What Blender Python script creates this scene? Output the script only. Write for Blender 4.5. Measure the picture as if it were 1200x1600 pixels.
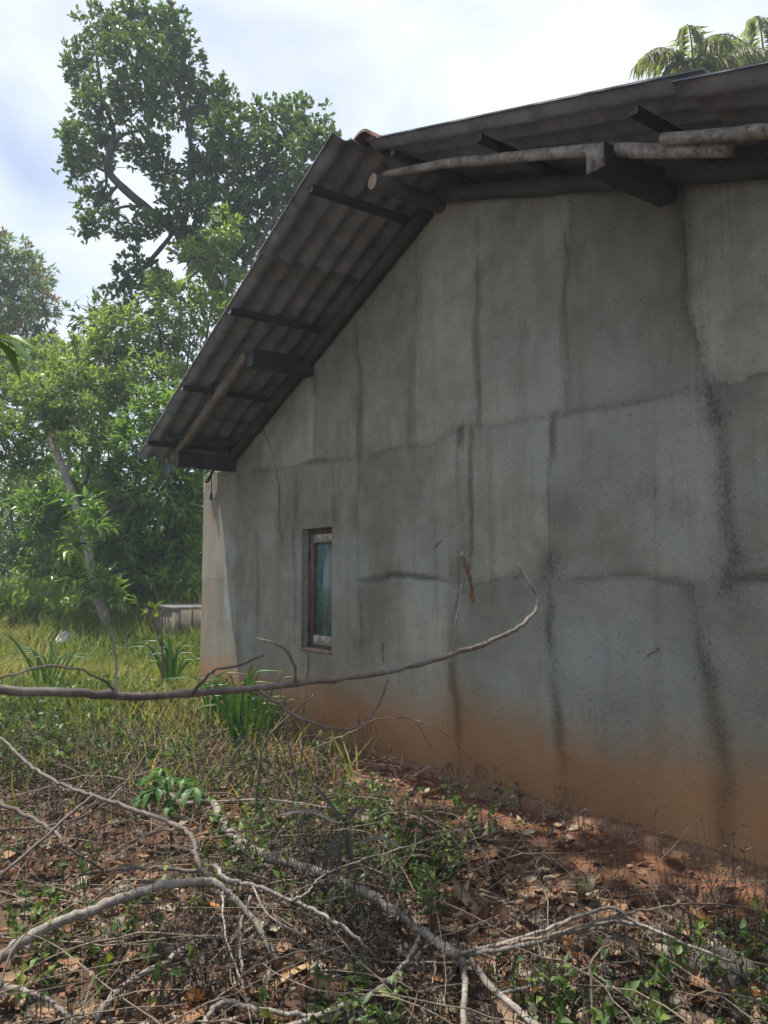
import bpy, bmesh, math, random
import numpy as np
from mathutils import Vector, Matrix

random.seed(7)
RNG = np.random.default_rng(11)
SC = bpy.context.scene
COL = SC.collection
for _o in list(bpy.data.objects):
    bpy.data.objects.remove(_o)

# ------------------------------------------------------------------ camera
EYE = 1.45
PITCH = math.atan(100.0 / 1200.0)
cam_d = bpy.data.cameras.new("camera")
cam = bpy.data.objects.new("camera", cam_d)
COL.objects.link(cam)
cam.location = (0, 0, EYE)
cam.rotation_euler = (math.pi / 2 + PITCH, 0, 0)
cam_d.sensor_fit = 'VERTICAL'
cam_d.sensor_height = 36.0
cam_d.sensor_width = 27.0
cam_d.lens = 27.0                       # 1200 px over a 1600 px tall frame
cam_d.clip_start = 0.05
cam_d.clip_end = 2000
cam_d.dof.use_dof = True
cam_d.dof.focus_distance = 5.5
cam_d.dof.aperture_fstop = 8.0
SC.camera = cam

# ------------------------------------------------------------------ sky + sun
SUN_DIR = Vector((-0.289, 0.151, 1.0)).normalized()      # towards the sun
SUN_EL = math.asin(SUN_DIR.z)
SUN_AZ = math.atan2(SUN_DIR.x, SUN_DIR.y)
world = bpy.data.worlds.new("World")
SC.world = world
world.use_nodes = True
wn, wl = world.node_tree.nodes, world.node_tree.links
wn.clear()
w_out = wn.new("ShaderNodeOutputWorld")
w_bg = wn.new("ShaderNodeBackground")
w_bg.inputs["Strength"].default_value = 0.10
w_sky = wn.new("ShaderNodeTexSky")
w_sky.sky_type = 'NISHITA'
w_sky.sun_disc = False
w_sky.sun_elevation = SUN_EL
w_sky.sun_rotation = SUN_AZ
w_sky.air_density = 1.0
w_sky.dust_density = 2.0
w_tc = wn.new("ShaderNodeTexCoord")
w_map = wn.new("ShaderNodeMapping")
w_map.inputs["Location"].default_value = (0.35, 0.1, 0.2)
w_map.inputs["Scale"].default_value = (1.5, 1.5, 2.6)
w_n = wn.new("ShaderNodeTexNoise")
w_n.inputs["Scale"].default_value = 1.7
w_n.inputs["Detail"].default_value = 7
w_n.inputs["Roughness"].default_value = 0.52
w_n.inputs["Distortion"].default_value = 0.35
w_r = wn.new("ShaderNodeValToRGB")
w_r.color_ramp.elements[0].position = 0.36
w_r.color_ramp.elements[0].color = (0.18, 0.18, 0.18, 1)
w_r.color_ramp.elements[1].position = 0.60
w_r.color_ramp.elements[1].color = (0.95, 0.95, 0.95, 1)
w_m = wn.new("ShaderNodeMixRGB")
w_m.inputs["Color2"].default_value = (6.2, 6.6, 7.3, 1)
wl.new(w_tc.outputs["Generated"], w_map.inputs["Vector"])
wl.new(w_map.outputs["Vector"], w_n.inputs["Vector"])
wl.new(w_n.outputs["Fac"], w_r.inputs["Fac"])
wl.new(w_r.outputs["Color"], w_m.inputs["Fac"])
wl.new(w_sky.outputs["Color"], w_m.inputs["Color1"])
wl.new(w_m.outputs["Color"], w_bg.inputs["Color"])
wl.new(w_bg.outputs["Background"], w_out.inputs["Surface"])

sun_d = bpy.data.lights.new("sun", 'SUN')
sun_d.energy = 5.0
sun_d.angle = math.radians(0.6)
sun_d.color = (1.0, 0.95, 0.86)
sun = bpy.data.objects.new("sun", sun_d)
COL.objects.link(sun)
sun.rotation_euler = (-SUN_DIR).to_track_quat('-Z', 'Y').to_euler()

SC.view_settings.view_transform = 'Standard'
SC.view_settings.look = 'None'
SC.view_settings.exposure = 0.75
SC.view_settings.gamma = 1.0
SC.view_settings.use_curve_mapping = False
SC.cycles.max_bounces = 6
SC.cycles.diffuse_bounces = 3
SC.cycles.glossy_bounces = 2
SC.cycles.transmission_bounces = 4
SC.cycles.transparent_max_bounces = 6
SC.cycles.use_denoising = True
SC.cycles.volume_bounces = 1

# ------------------------------------------------------------------ helpers
FW = np.array([0, math.cos(PITCH), math.sin(PITCH)])
UP = np.array([0, -math.sin(PITCH), math.cos(PITCH)])
RT = np.array([1.0, 0, 0])
CAM = np.array([0, 0, EYE])

def ray(px, py):
    return FW + RT * (px - 600) / 1200.0 + UP * (800 - py) / 1200.0

def at(px, py, y):
    r = ray(px, py)
    return CAM + r * (y / r[1])

def gnd(px, py, z=0.0):
    r = ray(px, py)
    return CAM + r * ((z - EYE) / r[2])

WA = np.array([-2.2409, 9.4903, 0.0])                 # far foot of the gable wall
WS = np.array([0.57452, -0.81849, 0.0])               # along the wall towards the camera
WN = np.array([-0.81849, -0.57452, 0.0])              # out of the wall
UPZ = np.array([0, 0, 1.0])

def W(t, o, z):
    return WA + WS * t + WN * o + UPZ * z

def wallpt(px, py, o=0.0):
    r = ray(px, py)
    p0 = WA + WN * o
    k = ((p0 - CAM) @ WN) / (r @ WN)
    p = CAM + r * k
    return float((p - WA) @ WS), float(p[2])

def wall_out(x, y):
    return (x - WA[0]) * WN[0] + (y - WA[1]) * WN[1]

def wall_t(x, y):
    return (x - WA[0]) * WS[0] + (y - WA[1]) * WS[1]

def sstep(a, b, x):
    u = np.clip((np.asarray(x, float) - a) / (b - a), 0, 1)
    return u * u * (3 - 2 * u)

_H = np.random.default_rng(5).random((256, 256))
def vnoise(x, y):
    x = np.asarray(x, float); y = np.asarray(y, float)
    xi = np.floor(x).astype(int); yi = np.floor(y).astype(int)
    fx = x - xi; fy = y - yi
    fx = fx * fx * (3 - 2 * fx); fy = fy * fy * (3 - 2 * fy)
    a = _H[xi % 256, yi % 256]; b = _H[(xi + 1) % 256, yi % 256]
    c = _H[xi % 256, (yi + 1) % 256]; d = _H[(xi + 1) % 256, (yi + 1) % 256]
    return (a * (1 - fx) + b * fx) * (1 - fy) + (c * (1 - fx) + d * fx) * fy

def fbm(x, y, n=4):
    s = 0; a = 0.5
    for i in range(n):
        s = s + a * vnoise(np.asarray(x) * 2 ** i + 17.3 * i, np.asarray(y) * 2 ** i + 9.1 * i)
        a *= 0.5
    return s

def gz(x, y):
    """height of the ground"""
    x = np.asarray(x, float); y = np.asarray(y, float)
    z = (fbm(x * 0.9, y * 0.9, 3) - 0.44) * 0.16 + (fbm(x * 5, y * 5, 3) - 0.44) * 0.045
    o = (x - WA[0]) * WN[0] + (y - WA[1]) * WN[1]
    t = (x - WA[0]) * WS[0] + (y - WA[1]) * WS[1]
    near = np.exp(-np.clip(o, 0, None) / 0.5) * sstep(-1.5, 0.2, t)
    near = np.where(o < 0, sstep(-1.5, 0.2, t), near)
    z = z * (1 - 0.8 * near) + 0.015 * near
    z = z + 0.62 * sstep(9.5, 18.0, y) * sstep(1.0, -2.5, x + 0.1 * y) + 0.9 * sstep(18, 60, y)
    return z

def wset(o, label=None, cat=None, group=None, kind=None):
    if label: o["label"] = label
    if cat: o["category"] = cat
    if group: o["group"] = group
    if kind: o["kind"] = kind
    return o

def empty(name, loc=(0, 0, 0)):
    o = bpy.data.objects.new(name, None)
    o.location = loc
    o.empty_display_size = 0.2
    COL.objects.link(o)
    return o

def link(name, me, mat, parent=None):
    o = bpy.data.objects.new(name, me)
    COL.objects.link(o)
    if mat is not None and not me.materials:
        me.materials.append(mat)
    if parent is not None:
        o.parent = parent
        # geometry is written in world space: undo the chain of parents
        off = Vector((0, 0, 0)); p = parent
        while p is not None:
            off += Vector(p.location); p = p.parent
        o.location = -off
    return o

class MB:
    """numpy mesh collector"""
    def __init__(self):
        self.v = []; self.t = []; self.q = []; self.r = []; self.n = 0
    def add(self, v, tris=None, quads=None, rnd=0.5):
        v = np.asarray(v, float).reshape(-1, 3)
        self.v.append(v)
        if tris is not None and len(tris): self.t.append(np.asarray(tris, int).reshape(-1, 3) + self.n)
        if quads is not None and len(quads): self.q.append(np.asarray(quads, int).reshape(-1, 4) + self.n)
        r = np.asarray(rnd, float)
        self.r.append(np.full(len(v), float(r)) if r.ndim == 0 else r)
        self.n += len(v)
        return self
    def inst(self, tv, tt, M, loc, rnd):
        """many copies of the triangle template tv/tt; M is Nx3x3, loc Nx3"""
        N = len(loc)
        if N == 0: return self
        V = np.einsum('nij,kj->nki', M, tv) + loc[:, None, :]
        T = (np.asarray(tt)[None] + (np.arange(N) * len(tv))[:, None, None]).reshape(-1, 3)
        self.v.append(V.reshape(-1, 3)); self.t.append(T + self.n)
        self.r.append(np.repeat(np.asarray(rnd, float), len(tv)))
        self.n += N * len(tv)
        return self
    def mesh(self, name, smooth=False):
        me = bpy.data.meshes.new(name)
        V = np.concatenate(self.v)
        T = np.concatenate(self.t) if self.t else np.zeros((0, 3), int)
        Q = np.concatenate(self.q) if self.q else np.zeros((0, 4), int)
        me.vertices.add(len(V)); me.vertices.foreach_set("co", V.astype(np.float32).ravel())
        li = np.concatenate([T.ravel(), Q.ravel()]).astype(np.int32)
        me.loops.add(len(li)); me.loops.foreach_set("vertex_index", li)
        st = np.concatenate([np.arange(len(T)) * 3, len(T) * 3 + np.arange(len(Q)) * 4]).astype(np.int32)
        me.polygons.add(len(st)); me.polygons.foreach_set("loop_start", st)
        if smooth: me.polygons.foreach_set("use_smooth", np.ones(len(st), bool))
        a = me.attributes.new("rnd", 'FLOAT', 'POINT')
        a.data.foreach_set("value", np.concatenate(self.r).astype(np.float32))
        me.update(calc_edges=True)
        return me
    def build(self, name, mat, parent=None, smooth=False):
        return link(name, self.mesh(name, smooth), mat, parent)

def spline(pts, k=5):
    P = np.asarray(pts, float)
    if len(P) < 3 or k < 2:
        return P
    E = np.vstack([2 * P[0] - P[1], P, 2 * P[-1] - P[-2]])
    out = []
    for i in range(len(P) - 1):
        p0, p1, p2, p3 = E[i], E[i + 1], E[i + 2], E[i + 3]
        for u in np.arange(k) / k:
            out.append(0.5 * ((2 * p1) + (-p0 + p2) * u + (2 * p0 - 5 * p1 + 4 * p2 - p3) * u * u
                              + (-p0 + 3 * p1 - 3 * p2 + p3) * u ** 3))
    out.append(P[-1])
    return np.array(out)

def tube(mb, pts, r0, r1, sides=7, k=5, rough=0.1, knob=0.0, rnd=0.5, wob=0.0, rng=RNG, cap=True):
    P = spline(pts, k)
    n = len(P)
    if wob > 0:
        P = P + rng.normal(0, wob, P.shape) * np.minimum(1, np.arange(n) / 2)[:, None]
    D = np.gradient(P, axis=0)
    D /= np.linalg.norm(D, axis=1)[:, None] + 1e-9
    ref = np.array([0, 0, 1.0]) if abs(D[0][2]) < 0.9 else np.array([1.0, 0, 0])
    V = []
    a = np.arange(sides) * 2 * np.pi / sides
    for i in range(n):
        d = D[i]
        u = np.cross(d, ref); u /= np.linalg.norm(u) + 1e-9
        w = np.cross(u, d)
        ref = w
        f = i / max(1, n - 1)
        r = r0 + (r1 - r0) * f
        if knob and rng.random() < 0.18: r *= 1 + knob * rng.random()
        rr = r * (1 + rough * (rng.random(sides) - 0.5))
        V.append(P[i] + np.outer(np.cos(a) * rr, u) + np.outer(np.sin(a) * rr, w))
    V = np.concatenate(V)
    i = np.arange(n - 1)[:, None] * sides
    j = np.arange(sides)[None]
    j2 = (j + 1) % sides
    Q = np.stack([i + j, i + j2, i + sides + j2, i + sides + j], -1).reshape(-1, 4)
    T = []
    if cap:
        V = np.vstack([V, P[0], P[-1]])
        c0, c1 = n * sides, n * sides + 1
        for s in range(sides):
            T.append((c0, (s + 1) % sides, s))
            T.append((c1, (n - 1) * sides + s, (n - 1) * sides + (s + 1) % sides))
    mb.add(V, T, Q, rnd)
    return P

def box(mb, corners8, rnd=0.5):
    mb.add(corners8, None, [(0, 3, 2, 1), (4, 5, 6, 7), (0, 1, 5, 4), (1, 2, 6, 5), (2, 3, 7, 6), (3, 0, 4, 7)], rnd)

def wbox(mb, t0, t1, o0, o1, z0, z1, dz=0.0, rnd=0.5):
    """box in wall space; dz tilts the t1 end"""
    c = [W(t0, o0, z0), W(t1, o0, z0 + dz), W(t1, o1, z0 + dz), W(t0, o1, z0),
         W(t0, o0, z1), W(t1, o0, z1 + dz), W(t1, o1, z1 + dz), W(t0, o1, z1)]
    box(mb, c, rnd)

def frames(dirs, rng, tilt=1.0):
    """rotation matrices whose Y axis follows dirs, rolled so the leaf's face looks up with noise"""
    d = dirs / (np.linalg.norm(dirs, axis=1)[:, None] + 1e-9)
    up = np.tile([0, 0, 1.0], (len(d), 1)) + rng.normal(0, 0.45 * tilt, d.shape)
    x = np.cross(d, up); x /= np.linalg.norm(x, axis=1)[:, None] + 1e-9
    z = np.cross(x, d)
    return np.stack([x, d, z], -1)

# ------------------------------------------------------------------ materials
def new_mat(name):
    m = bpy.data.materials.new(name)
    m.use_nodes = True
    nt = m.node_tree
    bs = nt.nodes["Principled BSDF"]
    return m, nt, nt.nodes, nt.links, bs

def N(nt, kind, **kw):
    n = nt.nodes.new(kind)
    for k, v in kw.items():
        if k in n.inputs: n.inputs[k].default_value = v
        else: setattr(n, k, v)
    return n

def ramp(nt, stops, fac=None):
    n = nt.nodes.new("ShaderNodeValToRGB")
    cr = n.color_ramp
    while len(cr.elements) < len(stops): cr.elements.new(0.5)
    for e, (p, c) in zip(cr.elements, stops):
        e.position = p
        e.color = (c[0], c[1], c[2], 1) if hasattr(c, '__len__') else (c, c, c, 1)
    if fac is not None: nt.links.new(fac, n.inputs["Fac"])
    return n.outputs["Color"]

def mixc(nt, fac, a, b, mode='MIX'):
    n = nt.nodes.new("ShaderNodeMixRGB")
    n.blend_type = mode
    for key, val in (("Fac", fac), ("Color1", a), ("Color2", b)):
        if isinstance(val, bpy.types.NodeSocket): nt.links.new(val, n.inputs[key])
        elif hasattr(val, '__len__'): n.inputs[key].default_value = (val[0], val[1], val[2], 1)
        else: n.inputs[key].default_value = val if key == "Fac" else (val, val, val, 1)
    return n.outputs["Color"]

def math_n(nt, op, a, b=0.0, clamp=False):
    n = nt.nodes.new("ShaderNodeMath"); n.operation = op; n.use_clamp = clamp
    for i, v in enumerate((a, b)):
        if isinstance(v, bpy.types.NodeSocket): nt.links.new(v, n.inputs[i])
        else: n.inputs[i].default_value = v
    return n.outputs[0]

def noise(nt, vec, scale, detail=4, rough=0.55, dist=0.0):
    n = nt.nodes.new("ShaderNodeTexNoise")
    n.inputs["Scale"].default_value = scale
    n.inputs["Detail"].default_value = detail
    n.inputs["Roughness"].default_value = rough
    n.inputs["Distortion"].default_value = dist
    if vec is not None: nt.links.new(vec, n.inputs["Vector"])
    return n.outputs["Fac"]

def mapped(nt, scale=(1, 1, 1), rot=(0, 0, 0), src="Object"):
    tc = nt.nodes.new("ShaderNodeTexCoord")
    mp = nt.nodes.new("ShaderNodeMapping")
    mp.inputs["Scale"].default_value = scale
    mp.inputs["Rotation"].default_value = rot
    if src == "Position":
        g = nt.nodes.new("ShaderNodeNewGeometry")
        nt.links.new(g.outputs["Position"], mp.inputs["Vector"])
    else:
        nt.links.new(tc.outputs[src], mp.inputs["Vector"])
    return mp.outputs["Vector"]

def bump(nt, bs, h, strength=0.5, dist=0.01, prev=None):
    b = nt.nodes.new("ShaderNodeBump")
    b.inputs["Strength"].default_value = strength
    b.inputs["Distance"].default_value = dist
    nt.links.new(h, b.inputs["Height"])
    if prev is not None: nt.links.new(prev, b.inputs["Normal"])
    nt.links.new(b.outputs["Normal"], bs.inputs["Normal"])
    return b.outputs["Normal"]

def attr(nt, name):
    a = nt.nodes.new("ShaderNodeAttribute"); a.attribute_name = name
    return a.outputs["Fac"]

def leaf_mat(name, stops, rough=0.42, trans=0.35, trans_tint=(1.3, 1.25, 0.55), obj_random=False, spec=0.4):
    m, nt, nd, lk, bs = new_mat(name)
    if obj_random:
        oi = nt.nodes.new("ShaderNodeObjectInfo"); f = oi.outputs["Random"]
    else:
        f = attr(nt, "rnd")
    col = ramp(nt, stops, f)
    nz = noise(nt, mapped(nt, src="Position"), 55, 3)
    col = mixc(nt, 1.0, col, ramp(nt, [(0.3, 0.72), (0.7, 1.2)], nz), 'MULTIPLY')
    lk.new(col, bs.inputs["Base Color"])
    bs.inputs["Roughness"].default_value = rough
    bs.inputs["Specular IOR Level"].default_value = spec
    if trans > 0:
        tr = nt.nodes.new("ShaderNodeBsdfTranslucent")
        lk.new(mixc(nt, 1.0, col, trans_tint, 'MULTIPLY'), tr.inputs["Color"])
        mx = nt.nodes.new("ShaderNodeMixShader"); mx.inputs["Fac"].default_value = trans
        lk.new(bs.outputs[0], mx.inputs[1]); lk.new(tr.outputs[0], mx.inputs[2])
        lk.new(mx.outputs[0], nd["Material Output"].inputs["Surface"])
    return m

def wood_mat(name, c_dark, c_mid, c_light, scale=14, rough=0.85, bstr=0.6, patch=3.0, bdist=0.006):
    m, nt, nd, lk, bs = new_mat(name)
    v = mapped(nt, src="Position")
    a = noise(nt, v, patch, 5, 0.6)
    b = noise(nt, v, scale * 4, 5, 0.65, 0.6)
    c1 = ramp(nt, [(0.32, c_dark), (0.5, c_mid), (0.68, c_light)], mixc(nt, 0.45, a, b))
    r = attr(nt, "rnd")
    lk.new(mixc(nt, 1.0, c1, ramp(nt, [(0, 0.7), (1, 1.25)], r), 'MULTIPLY'), bs.inputs["Base Color"])
    bs.inputs["Roughness"].default_value = rough
    bump(nt, bs, b, bstr, bdist)
    return m

M_BARK = wood_mat("bark_dark", (0.022, 0.019, 0.017), (0.055, 0.048, 0.042), (0.12, 0.11, 0.10), 10)
M_PALE = wood_mat("bark_pale", (0.060, 0.050, 0.041), (0.185, 0.162, 0.140), (0.34, 0.31, 0.275), 16, patch=9)
M_BROWN = wood_mat("bark_brown", (0.040, 0.032, 0.027), (0.105, 0.085, 0.072), (0.20, 0.172, 0.15), 18, patch=8)
M_TRUNK = wood_mat("trunk_grey", (0.10, 0.09, 0.075), (0.22, 0.20, 0.17), (0.36, 0.34, 0.30), 5, patch=2.5)
M_TIMBER = wood_mat("weathered_timber", (0.022, 0.021, 0.021), (0.055, 0.052, 0.050), (0.125, 0.12, 0.115), 12)
M_POLE = wood_mat("peeled_pole", (0.055, 0.045, 0.036), (0.20, 0.18, 0.155), (0.36, 0.33, 0.29), 9, patch=9)
M_LOGEND = wood_mat("log_end", (0.12, 0.09, 0.06), (0.30, 0.25, 0.19), (0.45, 0.39, 0.31), 16)
M_DEAD = wood_mat("dead_weed", (0.016, 0.012, 0.009), (0.052, 0.039, 0.029), (0.14, 0.105, 0.075), 20)
M_TWIG = wood_mat("dry_twig", (0.06, 0.044, 0.032), (0.16, 0.12, 0.088), (0.30, 0.25, 0.20), 20)

M_L_TALL = leaf_mat("leaf_tall_tree", [(0, (0.054, 0.105, 0.036)), (0.5, (0.092, 0.169, 0.051)), (0.93, (0.151, 0.227, 0.069)), (0.97, (0.270, 0.169, 0.045)), (1, (0.321, 0.169, 0.045))], 0.4, 0.30)
M_L_MANGO = leaf_mat("leaf_glossy_shrub", [(0, (0.070, 0.143, 0.042)), (0.5, (0.132, 0.244, 0.056)), (0.85, (0.219, 0.358, 0.066)), (1, (0.351, 0.488, 0.081))], 0.27, 0.42, spec=0.5)
M_L_LIGHT = leaf_mat("leaf_light_tree", [(0, (0.102, 0.179, 0.053)), (0.6, (0.197, 0.300, 0.080)), (1, (0.307, 0.406, 0.103))], 0.40, 0.45)
M_L_FAR = leaf_mat("leaf_far_tree", [(0, (0.070, 0.124, 0.044)), (0.6, (0.131, 0.211, 0.066)), (1, (0.211, 0.281, 0.095))], 0.5, 0.35)
M_L_FLOWER = leaf_mat("flower_panicle", [(0, (0.17, 0.13, 0.06)), (1, (0.33, 0.25, 0.12))], 0.7, 0.3, (1.1, 1.0, 0.8))
M_L_PALM = leaf_mat("leaf_palm", [(0, (0.13, 0.18, 0.085)), (1, (0.28, 0.32, 0.18))], 0.4, 0.6)
M_L_WEED = leaf_mat("leaf_weed", [(0, (0.036, 0.074, 0.022)), (0.55, (0.082, 0.142, 0.037)), (0.9, (0.156, 0.228, 0.049)), (1, (0.288, 0.300, 0.054))], 0.5, 0.35)
M_L_CASSAVA = leaf_mat("leaf_sapling", [(0, (0.035, 0.10, 0.03)), (1, (0.09, 0.20, 0.035))], 0.45, 0.4)
M_L_GRASS = leaf_mat("grass_blade", [(0, (0.069, 0.121, 0.023)), (0.4, (0.144, 0.207, 0.037)), (0.7, (0.253, 0.265, 0.072)), (1, (0.437, 0.356, 0.166))], 0.5, 0.4)
M_L_TALLGRASS = leaf_mat("tall_grass_blade", [(0, (0.035, 0.10, 0.02)), (1, (0.09, 0.20, 0.035))], 0.4, 0.4)
DRY = [(0, (0.075, 0.042, 0.028)), (0.22, (0.16, 0.080, 0.046)), (0.42, (0.27, 0.145, 0.080)), (0.6, (0.30, 0.21, 0.135)),
       (0.78, (0.26, 0.23, 0.19)), (0.92, (0.38, 0.30, 0.20)), (1.0, (0.45, 0.22, 0.05))]
M_DRY = leaf_mat("dry_leaf", DRY, 0.7, 0.18, (1.2, 1.0, 0.7), True, 0.25)
M_DRYS = leaf_mat("dry_leaf_litter", DRY, 0.7, 0.15, (1.2, 1.0, 0.7), False, 0.25)
M_STRAP = leaf_mat("dry_strap_leaf", [(0, (0.075, 0.058, 0.05)), (1, (0.19, 0.165, 0.15))], 0.7, 0.1, (1, 1, 1))
M_ORANGE = leaf_mat("orange_leaf", [(0, (0.50, 0.19, 0.03)), (1, (0.55, 0.24, 0.04))], 0.5, 0.3, (1.2, 0.9, 0.4))

def simple_mat(name, c0, c1, scale=20, rough=0.8, bstr=0.4, bdist=0.004, stretch=(1, 1, 1), spec=0.3, detail=6):
    m, nt, nd, lk, bs = new_mat(name)
    v = mapped(nt, stretch, src="Position")
    a = noise(nt, v, scale, detail, 0.62)
    lk.new(ramp(nt, [(0.33, c0), (0.68, c1)], a), bs.inputs["Base Color"])
    bs.inputs["Roughness"].default_value = rough
    bs.inputs["Specular IOR Level"].default_value = spec
    bump(nt, bs, a, bstr, bdist)
    return m

# soil
M_SOIL, nt, nd, lk, bs = new_mat("red_soil")
v = mapped(nt, src="Position")
n1 = noise(nt, v, 1.1, 5); n2 = noise(nt, v, 22, 6, 0.7); n3 = noise(nt, v, 90, 4, 0.7)
c = ramp(nt, [(0.3, (0.095, 0.042, 0.024)), (0.5, (0.165, 0.074, 0.040)), (0.7, (0.235, 0.118, 0.066))], mixc(nt, 0.5, n1, n2))
c = mixc(nt, attr(nt, "rnd"), ramp(nt, [(0.3, (0.035, 0.025, 0.018)), (0.5, (0.075, 0.050, 0.033)), (0.7, (0.15, 0.105, 0.07))], mixc(nt, 0.6, n1, n2)), c)
c = mixc(nt, ramp(nt, [(0.55, 0.0), (0.72, 0.6)], n2), c, (0.10, 0.07, 0.05))
c = mixc(nt, ramp(nt, [(0.60, 0.0), (0.70, 0.7)], n3), c, (0.33, 0.22, 0.14))
lk.new(c, bs.inputs["Base Color"]); bs.inputs["Roughness"].default_value = 0.95
bs.inputs["Specular IOR Level"].default_value = 0.15
bump(nt, bs, mixc(nt, 0.5, n2, n3), 0.9, 0.02)

# stained concrete plaster of the gable wall
M_WALL, nt, nd, lk, bs = new_mat("stained_plaster")
vw = mapped(nt, src="Position")
gr = noise(nt, vw, 130, 4, 0.7)                       # sand grain
pit = noise(nt, vw, 46, 5, 0.72)
med = noise(nt, vw, 7, 6, 0.62)
big = noise(nt, vw, 0.85, 5, 0.55, 0.3)
vs = mapped(nt, (9, 9, 0.55), src="Position")
drip = noise(nt, vs, 1.0, 5, 0.6)
seam = attr(nt, "seam"); mud = attr(nt, "mud"); streak = attr(nt, "streak"); pale = attr(nt, "pale")  # mud and pale also hold the far corner's painted sunlight
c = ramp(nt, [(0.33, (0.140, 0.138, 0.104)), (0.5, (0.220, 0.221, 0.178)), (0.68, (0.300, 0.306, 0.260))], mixc(nt, 0.40, big, med))
c = mixc(nt, 1.0, c, ramp(nt, [(0.0, 0.60), (1.0, 1.34)], attr(nt, "tone")), 'MULTIPLY')
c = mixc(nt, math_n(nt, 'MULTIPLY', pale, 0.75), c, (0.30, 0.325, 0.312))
c = mixc(nt, ramp(nt, [(0.50, 0.0), (0.75, 0.45)], drip), c, (0.135, 0.130, 0.098))
drip2 = noise(nt, mapped(nt, (30, 30, 1.6), src="Position"), 1.0, 6, 0.66, 0.4)
def ragged(a, nz, k, stops):
    return ramp(nt, stops, math_n(nt, 'ADD', a, math_n(nt, 'MULTIPLY', math_n(nt, 'SUBTRACT', nz, 0.5), k), True))
sf = ragged(streak, mixc(nt, 0.35, drip2, pit), 2.0, [(0.20, 0.0), (0.42, 0.55), (0.75, 1.0)])
c = mixc(nt, math_n(nt, 'MULTIPLY', sf, 0.44), c, (0.095, 0.090, 0.068))
gf = ragged(math_n(nt, 'MULTIPLY', seam, 0.9), pit, 3.2, [(0.42, 0.0), (0.62, 1.0)])
c = mixc(nt, math_n(nt, 'MULTIPLY', gf, 0.38), c, (0.085, 0.082, 0.068))
mf = ragged(mud, mixc(nt, 0.35, mixc(nt, 0.5, med, drip), pit), 2.0, [(0.05, 0.0), (0.45, 0.42), (0.95, 0.97)])
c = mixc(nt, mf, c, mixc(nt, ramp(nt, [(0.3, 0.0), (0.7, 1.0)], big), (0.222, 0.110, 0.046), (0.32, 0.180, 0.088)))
c = mixc(nt, ramp(nt, [(0.60, 0.0), (0.71, 0.75)], pit), c, (0.055, 0.05, 0.042))
c = mixc(nt, 1.0, c, ramp(nt, [(0.3, 0.84), (0.7, 1.13)], gr), 'MULTIPLY')
lk.new(c, bs.inputs["Base Color"]); bs.inputs["Roughness"].default_value = 0.92
bs.inputs["Specular IOR Level"].default_value = 0.25
pn = bump(nt, bs, gr, 0.35, 0.003)
pn = bump(nt, bs, math_n(nt, 'MULTIPLY', pit, math_n(nt, 'ADD', math_n(nt, 'MULTIPLY', seam, 1.2), 0.22)), 1.0, 0.04, pn)

M_CORE = simple_mat("rough_masonry", (0.12, 0.11, 0.095), (0.22, 0.21, 0.18), 18)
M_PLINTH = simple_mat("mud_caked_footing", (0.12, 0.060, 0.034), (0.26, 0.155, 0.095), 26, 0.95, 1.0, 0.03)
M_SHEET = simple_mat("weathered_cement_sheet", (0.125, 0.138, 0.160), (0.265, 0.282, 0.31), 5, 0.9, 0.3, 0.004, (1, 1, 1), 0.2)
M_TILE = simple_mat("clay_ridge_tile", (0.14, 0.075, 0.05), (0.26, 0.15, 0.10), 9, 0.9)
M_CRACK = simple_mat("crack", (0.014, 0.011, 0.008), (0.03, 0.022, 0.016), 40)
M_RUST = simple_mat("rust_stain", (0.10, 0.045, 0.022), (0.19, 0.08, 0.035), 50)
M_FRAME = simple_mat("brown_window_wood", (0.060, 0.038, 0.027), (0.135, 0.088, 0.062), 8, 0.8, 0.5, 0.003, (6, 6, 0.6))
M_PEEL = simple_mat("peeling_paint", (0.13, 0.10, 0.078), (0.42, 0.39, 0.34), 14, 0.8, 0.5, 0.003)
M_IRON = simple_mat("dark_iron", (0.012, 0.011, 0.010), (0.035, 0.03, 0.026), 30, 0.6)
M_TANK = simple_mat("tank_cement", (0.10, 0.082, 0.062), (0.22, 0.19, 0.15), 6, 0.9, 0.5, 0.006)
M_TANKLID = simple_mat("tank_lid_cement", (0.16, 0.155, 0.14), (0.30, 0.29, 0.265), 8, 0.9)
M_ZINC = simple_mat("zinc_sheet", (0.24, 0.25, 0.26), (0.42, 0.43, 0.44), 7, 0.45)
M_STONE = simple_mat("grey_stone", (0.050, 0.048, 0.040), (0.12, 0.112, 0.098), 9, 0.9)

M_GLASS, nt, nd, lk, bs = new_mat("dirty_glass")
v = mapped(nt, (26, 26, 2.2), src="Position")
st = noise(nt, v, 1.0, 6, 0.65)
sp = noise(nt, mapped(nt, src="Position"), 30, 5, 0.6)
c = mixc(nt, ramp(nt, [(0.42, 0.0), (0.62, 0.85)], st), (0.115, 0.185, 0.175), (0.030, 0.044, 0.040))
c = mixc(nt, ramp(nt, [(0.62, 0.0), (0.72, 0.6)], sp), c, (0.18, 0.19, 0.17))
lk.new(c, bs.inputs["Base Color"])
lk.new(ramp(nt, [(0.35, 0.12), (0.7, 0.5)], sp), bs.inputs["Roughness"])
bs.inputs["Specular IOR Level"].default_value = 0.6

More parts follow.
